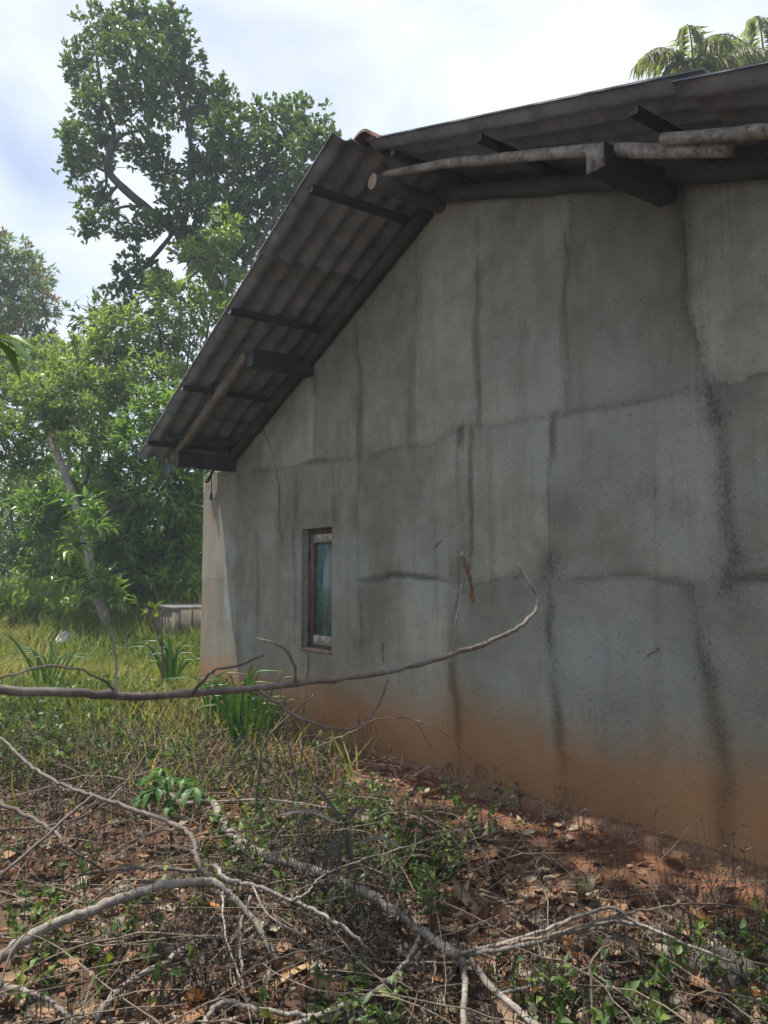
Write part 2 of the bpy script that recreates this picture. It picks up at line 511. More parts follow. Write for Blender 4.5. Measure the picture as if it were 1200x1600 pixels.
# ------------------------------------------------------------------ ground
def axis(lo, hi, fine0, fine1, step, grow=1.16):
    a = list(np.arange(fine0, fine1 + 1e-6, step))
    s = step; x = fine1
    while x < hi:
        s *= grow; x += s; a.append(x)
    s = step; x = fine0; b = []
    while x > lo:
        s *= grow; x -= s; b.append(x)
    return np.array(b[::-1] + a)
gx = axis(-170, 170, -5.0, 4.0, 0.045)
gy = axis(-60, 230, 1.6, 10.5, 0.05)
GX, GY = np.meshgrid(gx, gy)
mb = MB()
nx, ny = len(gx), len(gy)
idx = np.arange(nx * ny).reshape(ny, nx)
q = np.stack([idx[:-1, :-1], idx[:-1, 1:], idx[1:, 1:], idx[1:, :-1]], -1).reshape(-1, 4)
_o = wall_out(GX, GY); _t = wall_t(GX, GY)
_red = np.exp(-np.clip(_o - 0.25 - 0.5 * (fbm(GX * 1.3, GY * 1.3, 3) - 0.3), 0, None) / 0.30) * sstep(-0.6, 0.6, _t)
_red = np.clip(np.maximum(_red, 0.9 * np.exp(-(((GX + 0.95) / 0.75) ** 2 + ((GY - 6.9) / 0.8) ** 2))) + 0.35 * sstep(0.5, 0.7, fbm(GX * 0.9 + 7, GY * 0.9, 3)), 0, 1)
mb.add(np.stack([GX, GY, gz(GX, GY)], -1).reshape(-1, 3), None, q, _red.ravel())
ground = mb.build("ground", M_SOIL, None, True)
wset(ground, "red earth ground littered with dry leaves", None, None, "structure")

# ------------------------------------------------------------------ house
house = empty("house", tuple(W(4.65, -3.5, 0)))
wset(house, "single-storey house with stained grey plaster gable wall and sagging corrugated roof", "house")
TR, ZR = 4.65, 4.47
def ZL(t): return ZR - 0.40 * (TR - t)
def ZRt(t): return ZR - 0.364 * (t - TR)
def roof_z(t): return np.where(np.asarray(t) < TR, ZL(np.asarray(t)), ZRt(np.asarray(t)))
def wall_top(t):
    t = np.asarray(t, float)
    return np.where(t < 0.55, 2.70, roof_z(t) - 0.10)
WT0, WT1, WZ0, WZ1 = 2.52, 3.075, 0.77, 1.90

# masonry core (behind the plaster), cut round the window
mb = MB()
def strip(t0, t1, z0a, z0b, z1a, z1b, oa=-0.03, ob=-0.20):
    c = [W(t0, oa, z0a), W(t1, oa, z0b), W(t1, ob, z0b), W(t0, ob, z0a),
         W(t0, oa, z1a), W(t1, oa, z1b), W(t1, ob, z1b), W(t0, ob, z1a)]
    box(mb, c)
def wt(t): return float(wall_top(t)) - 0.02
strip(0.03, 0.56, -0.3, -0.3, 2.66, 2.66)
strip(0.56, WT0, -0.3, -0.3, wt(0.57), wt(WT0))
strip(WT0, WT1, -0.3, -0.3, WZ0, WZ0)
strip(WT0, WT1, WZ1, WZ1, wt(WT0), wt(WT1))
strip(WT1, TR, -0.3, -0.3, wt(WT1), wt(TR))
strip(TR, 9.3, -0.3, -0.3, wt(TR), wt(9.3))
wall = mb.build("wall", M_CORE, house)
mb = MB()
wbox(mb, 0.0, 0.18, -7.0, -0.21, -0.3, 2.62); mb.build("wall", M_CORE, house)
mb = MB()
wbox(mb, 9.1, 9.28, -7.0, -0.21, -0.3, 2.6); mb.build("wall", M_CORE, house)
mb = MB()
wbox(mb, 0.19, 9.09, -7.0, -6.82, -0.3, 2.6); mb.build("wall", M_CORE, house)

# seams in the plaster, traced as polylines in wall coordinates
def wpl(*p): return np.array([wallpt(*q) for q in p])
V_LOW = [wpl((562, 903), (562, 1000), (563, 1110), (563, 1160)),
         wpl((725, 905), (708, 960), (705, 1060), (718, 1180), (722, 1220)),
         wpl((860, 900), (857, 980), (868, 1100), (880, 1230), (884, 1270)),
         wpl((1080, 912), (1095, 1000), (1110, 1080), (1125, 1180), (1128, 1330))]
V_MID = [wpl((562, 715), (560, 903)), wpl((718, 678), (715, 760), (725, 905)),
         wpl((862, 652), (858, 760), (860, 900)), wpl((1110, 602), (1130, 700), (1142, 860), (1130, 908))]
V_UP = [wpl((490, 590), (492, 722)), wpl((558, 500), (562, 716)), wpl((655, 380), (650, 470), (640, 695)), wpl((748, 340), (745, 672)),
        wpl((892, 300), (880, 648)), wpl((1070, 300), (1075, 480), (1105, 604))]
V_LEFT = [wpl((373, 745), (372, 1070)), wpl((404, 700), (402, 980)), wpl((462, 735), (460, 1000)), wpl((520, 720), (520, 815))]
EXTRA = [wpl((735, 672), (735, 865)), wpl((600, 1000), (598, 1030))]
H_1 = wpl((560, 903), (640, 905), (720, 913), (790, 906), (850, 902), (1000, 905), (1080, 912), (1200, 905))
H_2 = wpl((395, 738), (490, 720), (560, 715), (720, 678), (860, 652), (980, 630), (1100, 604), (1200, 580))
H_1 = np.vstack([H_1, [8.2, 1.44], [9.4, 1.42]]); H_2 = np.vstack([H_2, [8.2, 2.42], [9.4, 2.44]])

def seg_dist(T, Z, pl):
    d = np.full(T.shape, 9.0)
    for (a, b) in zip(pl[:-1], pl[1:]):
        ab = b - a
        u = np.clip(((T - a[0]) * ab[0] + (Z - a[1]) * ab[1]) / (ab @ ab + 1e-9), 0, 1)
        d = np.minimum(d, np.hypot(T - a[0] - u * ab[0], Z - a[1] - u * ab[1]))
    return d

ts = np.unique(np.concatenate([np.arange(0, 9.301, 0.0205), [WT0, WT1, TR, 9.3]]))
ts = ts[np.concatenate([[True], np.diff(ts) > 0.004])]
for v_ in (WT0, WT1): ts[np.argmin(abs(ts - v_))] = v_
zs = np.arange(-0.12, 4.42, 0.0215)
for v_ in (WZ0, WZ1): zs[np.argmin(abs(zs - v_))] = v_
T, Z = np.meshgrid(ts, zs)
Zc = np.minimum(Z, wall_top(T) - 0.012)
wx = (fbm(T * 2.2, Z * 2.2, 4) - 0.47) * 0.16
wy = (fbm(T * 2.2 + 40, Z * 2.2 + 9, 4) - 0.47) * 0.16
Tq, Zq = T + wx * 0.6, Z + wy * 0.6
seam_a = np.zeros(T.shape); streak_a = np.zeros(T.shape)
rag = 0.6 + 0.9 * fbm(T * 9, Z * 9, 3)
def put(pl, amt, w, sw, samt):
    d = seg_dist(Tq, Zq, pl)
    kk = pl[0][0] * 7.7
    pat = 0.35 + 0.95 * sstep(0.34, 0.62, fbm(T * 1.8 + kk, Z * 1.8 + kk, 3))
    wv = 0.45 + 1.2 * fbm(T * 2.6 + kk, Z * 2.6 + 3, 3)
    d = d / wv
    amt = amt * pat; samt = samt * (0.3 + 0.7 * pat * fbm(T * 3 + kk, Z * 3, 2) * 1.6)
    np.maximum(seam_a, amt * np.exp(-(d / (w * rag)) ** 2), out=seam_a)
    np.maximum(streak_a, samt * np.exp(-(d / (sw * rag)) ** 2), out=streak_a)
for pl, a_, w_, sw_, sa_ in zip(V_LOW, (0.35, 0.65, 0.65, 0.75), (0.03, 0.045, 0.045, 0.06), (0.05, 0.07, 0.07, 0.09), (0.3, 0.34, 0.36, 0.22)): put(pl, a_, w_, sw_, sa_)
for pl, a_, w_, sw_, sa_ in zip(V_MID, (0.35, 0.7, 0.5, 0.55), (0.03, 0.04, 0.03, 0.06), (0.05, 0.07, 0.06, 0.10), (0.55, 0.7, 0.6, 0.22)): put(pl, a_, w_, sw_, sa_)
for pl, a_, w_, sw_, sa_ in zip(V_UP, (0.3, 0.35, 0.3, 0.3, 0.45, 0.5), (0.03,) * 6, (0.07, 0.07, 0.09, 0.06, 0.06, 0.11), (0.75, 0.75, 0.8, 0.75, 0.75, 0.7)): put(pl, a_, w_, sw_, sa_)
for pl, sw_, sa_ in zip(V_LEFT, (0.12, 0.10, 0.08, 0.06), (1.0, 0.8, 0.8, 0.6)): put(pl, 0.25, 0.03, sw_, sa_)
put(EXTRA[0], 0.5, 0.03, 0.05, 0.45)
put(H_1, 0.70, 0.026, 0.035, 0.18); put(H_2, 0.55, 0.026, 0.055, 0.34)
# gritty knots where seams cross
for (kx, ky, kr, ka) in [(860, 892, 0.13, 1.0), (1140, 870, 0.14, 0.6), (1128, 905, 0.13, 0.6), (725, 880, 0.09, 0.8), (1110, 605, 0.10, 0.7), (720, 905, 0.10, 0.7)]:
    kt, kz = wallpt(kx, ky)
    np.maximum(seam_a, 0.75 * ka * (0.4 + 1.0 * fbm(T * 7, Z * 7, 3)) * np.exp(-(np.hypot(Tq - kt, Zq - kz) / kr) ** 2), out=seam_a)
# dirt washed down from under the roof
under = np.clip(wall_top(T) - Z, 0, 9)
streak_a = np.maximum(streak_a, 0.42 * np.exp(-under / 0.55) * sstep(0.42, 0.62, fbm(T * 5, Z * 0.5, 3) + 0.12))
# damp blotches above the lower seam
for (kx, ky, rx, rz, ka) in [(880, 800, .16, .10, .5), (1010, 760, .22, .12, .35), (1060, 800, .2, .12, .4), (590, 880, .12, .06, .3), (930, 1120, .25, .10, .3), (820, 990, .2, .1, .2)]:
    kt, kz = wallpt(kx, ky)
    streak_a = np.maximum(streak_a, ka * np.exp(-(((Tq - kt) / rx) ** 2 + ((Zq - kz) / rz) ** 2)))
mud_h = 0.90 + 0.30 * (fbm(T * 0.8 + 3, T * 0 + 2, 3) - 0.45) * 2 + 0.10 * (fbm(T * 6, Z * 2, 3) - 0.45)
mud_h = mud_h * (0.72 + 0.28 * sstep(3.0, 5.5, T))
mud_h = mud_h * (0.72 + 0.56 * fbm(T * 3.2 + 4, Z * 1.1 + 6, 4)) + 0.10 * sstep(0.55, 0.75, fbm(T * 11, Z * 0.8, 3))
mud_sun_a = sstep(1.0, 0.28, Z / mud_h) * 0.97 + 0.10 * sstep(1.9, 0.6, Z / mud_h)
pale_sun_a = sstep(0.50, 0.66, fbm(T * 1.1 + 8, Z * 1.3 + 5, 4)) * sstep(0.45, 0.8, Z) * sstep(3.4, 2.2, Z) * 0.55
pale_sun_a = np.maximum(pale_sun_a, 0.75 * np.exp(-(((T - 6.1) / 0.7) ** 2 + ((Z - 0.98) / 0.33) ** 2)) * (0.5 + fbm(T * 4, Z * 4, 3)))
mud_sun_a = np.maximum(mud_sun_a, 0.30 * sstep(0.85, 0.25, T) * sstep(-0.1, 0.5, Z))  # not mud: warm sunlit tan painted onto the far corner strip
pale_sun_a = np.maximum(pale_sun_a, 0.55 * sstep(0.75, 0.2, T) * (0.4 + 0.7 * fbm(T * 3, Z * 1.2, 3)))  # corner strip painted paler to look sunlit
relief = 0.010 * (fbm(T * 1.3, Z * 1.3, 3) - 0.47) + 0.004 * (fbm(T * 6, Z * 6, 3) - 0.45)
relief += seam_a * (0.012 * (fbm(T * 22, Z * 22, 3) - 0.40) - 0.002)
relief -= 0.004 * np.exp(-(seg_dist(Tq, Zq, H_1) / 0.02) ** 2)

# panel of plaster each grid cell belongs to
Tc = 0.25 * (Tq[:-1, :-1] + Tq[1:, :-1] + Tq[:-1, 1:] + Tq[1:, 1:])
Zcc = 0.25 * (Zq[:-1, :-1] + Zq[1:, :-1] + Zq[:-1, 1:] + Zq[1:, 1:])
T0c = 0.25 * (T[:-1, :-1] + T[1:, :-1] + T[:-1, 1:] + T[1:, 1:])
Z0c = 0.25 * (Z[:-1, :-1] + Z[1:, :-1] + Z[:-1, 1:] + Z[1:, 1:])
def t_of(pl, z):
    o_ = np.argsort(pl[:, 1]); return np.interp(z, pl[o_, 1], pl[o_, 0])
z1 = np.interp(Tc, H_1[:, 0], H_1[:, 1]); z2 = np.interp(Tc, H_2[:, 0], H_2[:, 1])
row = (Zcc > z1).astype(int) + (Zcc > z2).astype(int)
pid = np.zeros(Tc.shape, int)
for r_, seams in enumerate((V_LOW, V_MID, V_UP)):
    k_ = sum((Tc > t_of(pl, Zcc)).astype(int) for pl in seams)
    pid = np.where(row == r_, r_ * 10 + k_, pid)
keep = ~((T0c > WT0) & (T0c < WT1) & (Z0c > WZ0) & (Z0c < WZ1))
zcq = np.maximum.reduce([Zc[:-1, :-1], Zc[1:, :-1], Zc[:-1, 1:], Zc[1:, 1:]]) - np.minimum.reduce([Zc[:-1, :-1], Zc[1:, :-1], Zc[:-1, 1:], Zc[1:, 1:]])
keep &= (Z0c < wall_top(T0c) + 0.012)
PV = (WA[None, None] + WS * T[..., None] + WN * relief[..., None] + UPZ * Zc[..., None])
vid = np.arange(T.size).reshape(T.shape)
quads_all = np.stack([vid[:-1, :-1], vid[:-1, 1:], vid[1:, 1:], vid[1:, :-1]], -1)
prng = np.random.default_rng(3)
for p in np.unique(pid):
    m_ = (pid == p) & keep
    if m_.sum() < 40: continue
    Q = quads_all[m_]
    used, inv = np.unique(Q, return_inverse=True)
    mbp = MB()
    off = prng.uniform(-0.0006, 0.0006)
    mbp.add(PV.reshape(-1, 3)[used] + WN * off, None, inv.reshape(-1, 4)[:, ::-1], 0.5)
    me = mbp.mesh("plaster_panel", True)
    tone_a = np.clip(prng.uniform(0.2, 0.8) + 0.9 * (fbm(T * 1.6 + p, Z * 1.6 + p * 3, 3) - 0.45) + 0.25 * (fbm(T * 5, Z * 3 + p, 3) - 0.45), 0, 1)
    for nm, arr in (("tone", tone_a), ("seam", seam_a), ("mud", mud_sun_a), ("streak", streak_a), ("pale", pale_sun_a)):
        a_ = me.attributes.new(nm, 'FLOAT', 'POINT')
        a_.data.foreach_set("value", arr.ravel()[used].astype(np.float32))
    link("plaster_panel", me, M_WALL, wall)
# the end of the wall at the far corner and the reveals of the window hole are plaster too
mb = MB(); wbox(mb, -0.004, 0.028, -0.205, -0.002, -0.2, 2.69); mb.build("wall_end", M_TANK, wall)

# rough footing along the foot of the wall
mb = MB()
tt = np.arange(3.2, 9.3, 0.035)
prof = 9
Vp = []
for i, t in enumerate(tt):
    amp = float(sstep(3.6, 5.2, t))
    w_ = (0.05 + 0.085 * amp) * (0.75 + 0.6 * fbm(t * 2.1, 1.0, 3)); h_ = (0.014 + 0.068 * amp) * (0.7 + 0.7 * fbm(t * 1.7, 7.0, 3))
    for j in range(prof):
        u = j / (prof - 1)
        o_ = -0.03 + (w_ + 0.03) * u
        z_ = h_ * (1 - u ** 3.2) - 0.10 * u ** 6 + (fbm(t * 14, u * 5 + 3, 4) - 0.45) * 0.050
        Vp.append(W(t, o_, z_))
n_ = len(tt)
i = np.arange(n_ - 1)[:, None] * prof; j = np.arange(prof - 1)[None]
mb.add(Vp, None, np.stack([i + j, i + j + 1, i + prof + j + 1, i + prof + j], -1).reshape(-1, 4)[:, ::-1])
mb.build("footing", M_PLINTH, house, True)

# cracks and rust marks
def ribbon(name, pxs, w0, mat, parent, o=0.006, k=4, wob=0.012):
    P = spline(np.array([wallpt(*p) for p in pxs]), k)
    r_ = np.random.default_rng(int(pxs[0][0]))
    P = P + r_.normal(0, wob, P.shape) * np.array([1, 0.3])
    V = []
    for i, (t, z) in enumerate(P):
        f = 1 - 0.7 * i / len(P)
        ww = w0 * f * r_.uniform(0.5, 1.3)
        rel = float(np.interp(t, ts, relief[np.argmin(abs(zs - z))]))
        V += [W(t - ww, o + rel, z), W(t + ww, o + rel, z)]
    Q = [(2 * i, 2 * i + 1, 2 * i + 3, 2 * i + 2) for i in range(len(P) - 1)]
    m2 = MB(); m2.add(V, None, Q); return m2.build(name, mat, parent)
ribbon("crack", [(410, 668), (425, 705), (436, 760), (438, 830), (447, 857)], 0.006, M_CRACK, wall)
ribbon("crack", [(482, 1022), (483, 1040), (479, 1062), (478, 1095), (472, 1130)], 0.006, M_CRACK, wall, wob=0.006)
ribbon("crack", [(886, 360), (884, 430), (879, 520), (876, 560)], 0.0022, M_CRACK, wall, wob=0.01)
ribbon("rust_stain", [(599, 1003), (598, 1016), (599, 1035)], 0.010, M_RUST, wall, wob=0.004)
ribbon("rust_stain", [(681, 855), (684, 850), (690, 843)], 0.012, M_RUST, wall, wob=0.006)
ribbon("rust_stain", [(729, 883), (733, 905), (738, 940)], 0.018, M_RUST, wall, wob=0.01)
ribbon("rust_stain", [(1030, 1012), (1018, 1020), (1012, 1026)], 0.010, M_RUST, wall, wob=0.006)

# window: recessed frame, side-hung casement with peeling rails and a dirty pane
window = bpy.data.objects.new("window", None); COL.objects.link(window); window.parent = house
window.location = Vector(W(2.8, 0, WZ0)) - Vector(house.location)
def part(name, mat, parent, *boxes, bev=0.0):
    m2 = MB()
    for b_ in boxes: wbox(m2, *b_)
    return m2.build(name, mat, parent)
fd0, fd1 = -0.17, -0.075
part("frame", M_FRAME, window, (WT0, WT0 + 0.05, fd0, fd1, WZ0, WZ1), (WT1 - 0.03, WT1, fd0, fd1, WZ0, WZ1),
     (WT0 + 0.05, WT1 - 0.03, fd0, fd1, WZ1 - 0.05, WZ1), (WT0 + 0.05, WT1 - 0.03, fd0, fd1, WZ0, WZ0 + 0.03))
part("reveal", M_CORE, window, (WT0 - 0.02, WT0 - 0.0005, -0.17, -0.004, WZ0, WZ1))
part("stile", M_FRAME, window, (WT0 + 0.055, WT0 + 0.125, -0.10, -0.058, WZ0 + 0.035, WZ1 - 0.055))
part("stile", M_PEEL, window, (WT1 - 0.075, WT1 - 0.034, -0.10, -0.057, WZ0 + 0.035, WZ1 - 0.055))
part("rail", M_PEEL, window, (WT0 + 0.126, WT1 - 0.076, -0.10, -0.060, WZ1 - 0.135, WZ1 - 0.055))
part("rail", M_PEEL, window, (WT0 + 0.126, WT1 - 0.076, -0.10, -0.060, WZ0 + 0.035, WZ0 + 0.125))
part("pane", M_GLASS, window, (WT0 + 0.12, WT1 - 0.07, -0.085, -0.080, WZ0 + 0.12, WZ1 - 0.13))
for hz in (WZ0 + 0.16, WZ1 - 0.30):
    part("hinge", M_IRON, window, (WT0 + 0.045, WT0 + 0.062, -0.072, -0.048, hz, hz + 0.09))
part("sill", simple_mat("brick_sill", (0.17, 0.085, 0.05), (0.29, 0.16, 0.10), 14), window, (WT0 - 0.015, WT1 + 0.015, -0.17, 0.012, WZ0 - 0.022, WZ0 - 0.002))

# ---- roof: corrugated sheets, each one an object
def sheet_mesh(length, width, seed, nu=9, wl=0.177, amp=0.023, ragged=False):
    r_ = np.random.default_rng(seed)
    nv = int(width / wl * 8) + 1
    u = np.linspace(0, length, nu); v = np.linspace(0, width, nv)
    U, Vv = np.meshgrid(u, v, indexing='ij')
    Wv = amp * np.cos(2 * np.pi * Vv / wl) + 0.006 * np.sin(U * 2.3 + seed) * np.sin(Vv * 3)
    Ue = U.copy()
    e = r_.normal(0, 0.006, nv)
    Ue[-1] += e + (0.0 if not ragged else (vnoise(v * 7, v * 0 + seed) - 0.5) * 0.10)
    top = np.stack([Ue, Vv, Wv + 0.004], -1).reshape(-1, 3); bot = np.stack([Ue, Vv, Wv - 0.004], -1).reshape(-1, 3)
    k = np.arange(nu * nv).reshape(nu, nv)
    q = np.stack([k[:-1, :-1], k[:-1, 1:], k[1:, 1:], k[1:, :-1]], -1).reshape(-1, 4)
    m2 = MB()
    n0 = nu * nv
    rim = list(k[0]) + list(k[1:, -1]) + list(k[-1, ::-1][1:]) + list(k[::-1, 0][1:])
    qr = [(a, b, b + n0, a + n0) for a, b in zip(rim[:-1], rim[1:])]
    m2.add(np.vstack([top, bot]), None, np.vstack([q, q[:, ::-1] + n0, qr]))
    me = m2.mesh("roof_sheet", True)
    me.materials.append(M_SHEET)
    return me

def place_sheet(me, t, out_edge, lift, side, jit=0.0):
    """u runs down the slope from t, v runs back over the house from out_edge"""
    sl = math.atan(0.40 if side < 0 else 0.364)
    base = W(t, out_edge, (ZL(t) if side < 0 else ZRt(t)) + 0.03 + lift)
    ux = (WS * side) * math.cos(sl) + UPZ * -math.sin(sl)
    vx = -WN
    wx_ = np.cross(ux, vx); wx_ = wx_ if wx_[2] > 0 else -wx_
    M = Matrix(((ux[0], vx[0], wx_[0], base[0] - house.location.x), (ux[1], vx[1], wx_[1], base[1] - house.location.y),
                (ux[2], vx[2], wx_[2], base[2] - house.location.z), (0, 0, 0, 1)))
    o = bpy.data.objects.new("roof_sheet", me); COL.objects.link(o)
    o.parent = house
    o.matrix_local = M @ Matrix.Rotation(jit, 4, 'Z')
    return o

cL, cR = math.cos(math.atan(0.40)), math.cos(math.atan(0.364))
rowsL = [(4.63, 1.22), (3.50, 2.32), (1.30, 0.90)]
rowsR = [(4.67, 2.62), (7.12, 1.70), (8.65, 1.35)]
mL = [sheet_mesh(w_ / cL, 1.16, 20 + i, ragged=(i == 2)) for i, (_, w_) in enumerate(rowsL)]
mR = [sheet_mesh(w_ / cR, 1.16, 40 + i) for i, (_, w_) in enumerate(rowsR)]
for c_ in range(7):
    for i in range(3):
        place_sheet(mL[i], rowsL[i][0], 0.95 - 1.05 * c_, 0.026 * (2 - i) + 0.006 * (c_ % 2), -1, random.uniform(-0.004, 0.004))
        place_sheet(mR[i], rowsR[i][0], 0.70 - 1.05 * c_, 0.026 * (2 - i) + 0.006 * (c_ % 2), 1, random.uniform(-0.004, 0.004))
# ridge caps of clay
me = None
for k_ in range(14):
    o0 = 0.74 - 0.52 * k_
    if me is None:
        m2 = MB()
        th = np.linspace(-1.15, 1.15, 13); L_ = np.linspace(0, 0.56, 5)
        Vv = []
        for sgn in (1, 0):
            for l in L_:
                rr = 0.155 + 0.016 * sgn - 0.03 * l
                Vv += [(WS * (math.sin(a) * rr) + UPZ * (math.cos(a) * rr) - WN * l) for a in th]
        nn = len(th); kk = np.arange(5 * nn).reshape(5, nn)
        q = np.stack([kk[:-1, :-1], kk[:-1, 1:], kk[1:, 1:], kk[1:, :-1]], -1).reshape(-1, 4)
        rim = list(kk[0]) + list(kk[1:, -1]) + list(kk[-1, ::-1][1:]) + list(kk[::-1, 0][1:])
        m2.add(Vv, None, np.vstack([q, q[:, ::-1] + 5 * nn, [(a, b, b + 5 * nn, a + 5 * nn) for a, b in zip(rim[:-1], rim[1:])]]))
        me = m2.mesh("ridge_tile", True); me.materials.append(M_TILE)
    o = bpy.data.objects.new("ridge_tile", me); COL.objects.link(o); o.parent = house
    o.location = Vector(W(TR, o0, ZR - 0.015 + 0.004 * (k_ % 2))) - Vector(house.location)

# ---- timbers under the overhang
def timber(name, t, o0, o1, ztop, wdt, hgt, mat=M_TIMBER, rnd=0.5, dt=0.0, dz=0.0):
    m2 = MB()
    n = 9; sides = []
    r_ = np.random.default_rng(int(abs(t * 1000 + o1 * 77)))
    for i in range(n):
        f = i / (n - 1); o = o0 + (o1 - o0) * f
        a = wdt / 2 * (1 + r_.normal(0, 0.03)); b = hgt * (1 + r_.normal(0, 0.03)); c = 0.14 * min(a, b)
        tc, zt = t + dt * f, ztop + dz * f
        loop = [(-a + c, 0), (a - c, 0), (a, -c), (a, -b + c), (a - c, -b), (-a + c, -b), (-a, -b + c), (-a, -c)]
        sides += [W(tc + x, o, zt + y) for x, y in loop]
    i = np.arange(n - 1)[:, None] * 8; j = np.arange(8)[None]; j2 = (j + 1) % 8
    Q = np.stack([i + j, i + j2, i + 8 + j2, i + 8 + j], -1).reshape(-1, 4)
    T_ = [(0, s, s + 1) for s in range(1, 7)] + [((n - 1) * 8, (n - 1) * 8 + s + 1, (n - 1) * 8 + s) for s in range(1, 7)]
    m2.add(sides, T_, Q, rnd)
    return m2.build(name, mat, house)
# battens across the left slope
for t, e in ((4.28, 0.93), (2.93, 0.965), (1.80, 0.965), (0.78, 0.975)):
    timber("batten", t, -6.9, e, ZL(t) + 0.004, 0.06, 0.05, rnd=0.1)
timber("batten", 0.98, -0.1, 0.82, ZL(0.98) - 0.004, 0.07, 0.06, rnd=0.2)
for t in (4.95, 5.82, 6.90, 8.0, 9.1):
    timber("batten", t, -6.9, 0.665, ZRt(t) + 0.010, 0.05, 0.040, rnd=0.1)
# heavy purlins that pass through the gable
timber("purlin", 2.66, -6.8, 0.64, ZL(2.66) - 0.115, 0.12, 0.17, rnd=0.55, dz=-0.02)
timber("wall_plate", 0.90, -6.8, 0.68, ZL(0.90) - 0.155, 0.13, 0.17, rnd=0.45)
timber("purlin", 6.62, -6.8, 0.60, ZRt(6.62) - 0.125, 0.12, 0.14, rnd=0.6)
part_end = MB(); wbox(part_end, 6.566, 6.674, 0.602, 0.606, ZRt(6.62) - 0.259, ZRt(6.62) - 0.131); part_end.build("beam_end", M_POLE, house)
timber("wall_plate", 9.0, -6.8, 0.55, ZRt(9.0) - 0.06, 0.12, 0.14)
m2 = MB(); tube(m2, [W(4.63, -6.8, 4.27), W(4.66, -2, 4.28), W(4.67, 0.64, 4.275)], 0.062, 0.060, 12, 6, 0.06)
rl = m2.build("ridge_log", M_TIMBER, house, True)
m2 = MB(); a = np.arange(14) * 2 * np.pi / 14
m2.add([W(4.67, 0.646, 4.275)] + [W(4.67 + 0.056 * math.cos(x), 0.643, 4.275 + 0.056 * math.sin(x)) for x in a], [(0, 1 + i, 1 + (i + 1) % 14) for i in range(14)])
m2.build("log_end", M_LOGEND, rl)
# rafters against the wall (inside and just outside)
def rafter(name, pts, r0, r1, mat, rnd=0.5, sides=9):
    m2 = MB(); tube(m2, pts, r0, r1, sides, 7, 0.09, 0.10, rnd, 0.002); return m2.build(name, mat, house, True)
rafter("rafter", [W(0.85, 0.045, ZL(0.85) - 0.19), W(2.6, 0.045, ZL(2.6) - 0.17), W(4.55, 0.045, ZL(4.55) - 0.15)], 0.06, 0.06, M_TIMBER, 0.0)
rafter("rafter", [W(4.75, 0.045, ZRt(4.75) - 0.12), W(6.6, 0.05, ZRt(6.6) - 0.12), W(9.5, 0.045, ZRt(9.5) - 0.12)], 0.055, 0.055, M_TIMBER, 0.0)
for o_ in (-1.5, -3.0, -4.5):
    rafter("rafter", [W(0.5, o_, ZL(0.5) - 0.08), W(4.6, o_, ZL(4.6) - 0.08)], 0.05, 0.05, M_BARK)
    rafter("rafter", [W(9.6, o_, ZRt(9.6) - 0.08), W(4.7, o_, ZRt(4.7) - 0.08)], 0.05, 0.05, M_BARK)
# split pole under the far eave, peeled poles under the near slope
timber_rafter = MB()
pa, pb = W(0.62, 0.62, ZL(0.62) - 0.10), W(2.50, 0.61, ZL(2.50) - 0.095)
d_ = (pb - pa) / np.linalg.norm(pb - pa); up_ = np.cross(WN, d_); up_ = up_ if up_[2] > 0 else -up_
c8 = []
for p_, s_ in ((pa, 1.0), (pb, 0.85)):
    c8 += [p_ + WN * 0.035 * s_ - up_ * 0.05, p_ - WN * 0.035 * s_ - up_ * 0.05, p_ - WN * 0.035 * s_ + up_ * 0.05, p_ + WN * 0.035 * s_ + up_ * 0.05]
box(timber_rafter, c8)
timber_rafter.build("rafter", wood_mat("split_rafter", (0.075, 0.06, 0.045), (0.17, 0.14, 0.105), (0.27, 0.23, 0.18), 10), house)
rafter("pole", [W(4.62, 0.50, 4.385), W(5.2, 0.50, 4.20), W(5.9, 0.505, 3.925), W(6.5, 0.50, 3.69), W(6.9, 0.50, 3.50), W(7.27, 0.49, 3.335)], 0.027, 0.038, M_POLE, 0.75, 12)
rafter("pole", [W(6.98, 0.56, 3.50), W(7.5, 0.55, 3.285), W(8.4, 0.55, 2.95), W(9.6, 0.55, 2.50)], 0.028, 0.040, M_POLE, 0.35, 12)
# splinter of cement sheet hanging at the eave
m2 = MB()
m2.add([W(0.62, 0.71, 2.70), W(0.70, 0.64, 2.71), W(0.60, 0.68, 2.50), W(0.615, 0.715, 2.70), W(0.695, 0.645, 2.71), W(0.595, 0.685, 2.50)],
       [(0, 1, 2), (3, 5, 4)], [(0, 3, 4, 1), (1, 4, 5, 2), (2, 5, 3, 0)])
m2.build("broken_sheet", M_SHEET, house)

# hanging lamp-holder at the corner
hl = empty("hanging_lamp_holder", tuple(W(0.25, 0.12, 2.66)))
wset(hl, "small dark lamp holder dangling on a wire at the wall's far corner", "lamp holder")
m2 = MB(); tube(m2, [W(0.40, 0.04, 2.72), W(0.33, 0.05, 2.66), W(0.25, 0.05, 2.60), W(0.19, 0.05, 2.60), W(0.16, 0.04, 2.64)], 0.018, 0.02, 7, 5); m2.build("bracket", M_IRON, hl, True)
m2 = MB(); tube(m2, [W(0.36, 0.05, 2.68), W(0.365, 0.05, 2.56), W(0.362, 0.05, 2.44)], 0.006, 0.006, 5, 4); m2.build("wire", M_IRON, hl)
m2 = MB(); tube(m2, [W(0.362, 0.05, 2.45), W(0.362, 0.05, 2.42), W(0.362, 0.05, 2.39), W(0.362, 0.05, 2.365)], 0.012, 0.022, 8, 3); m2.build("bulb_socket", M_IRON, hl, True)

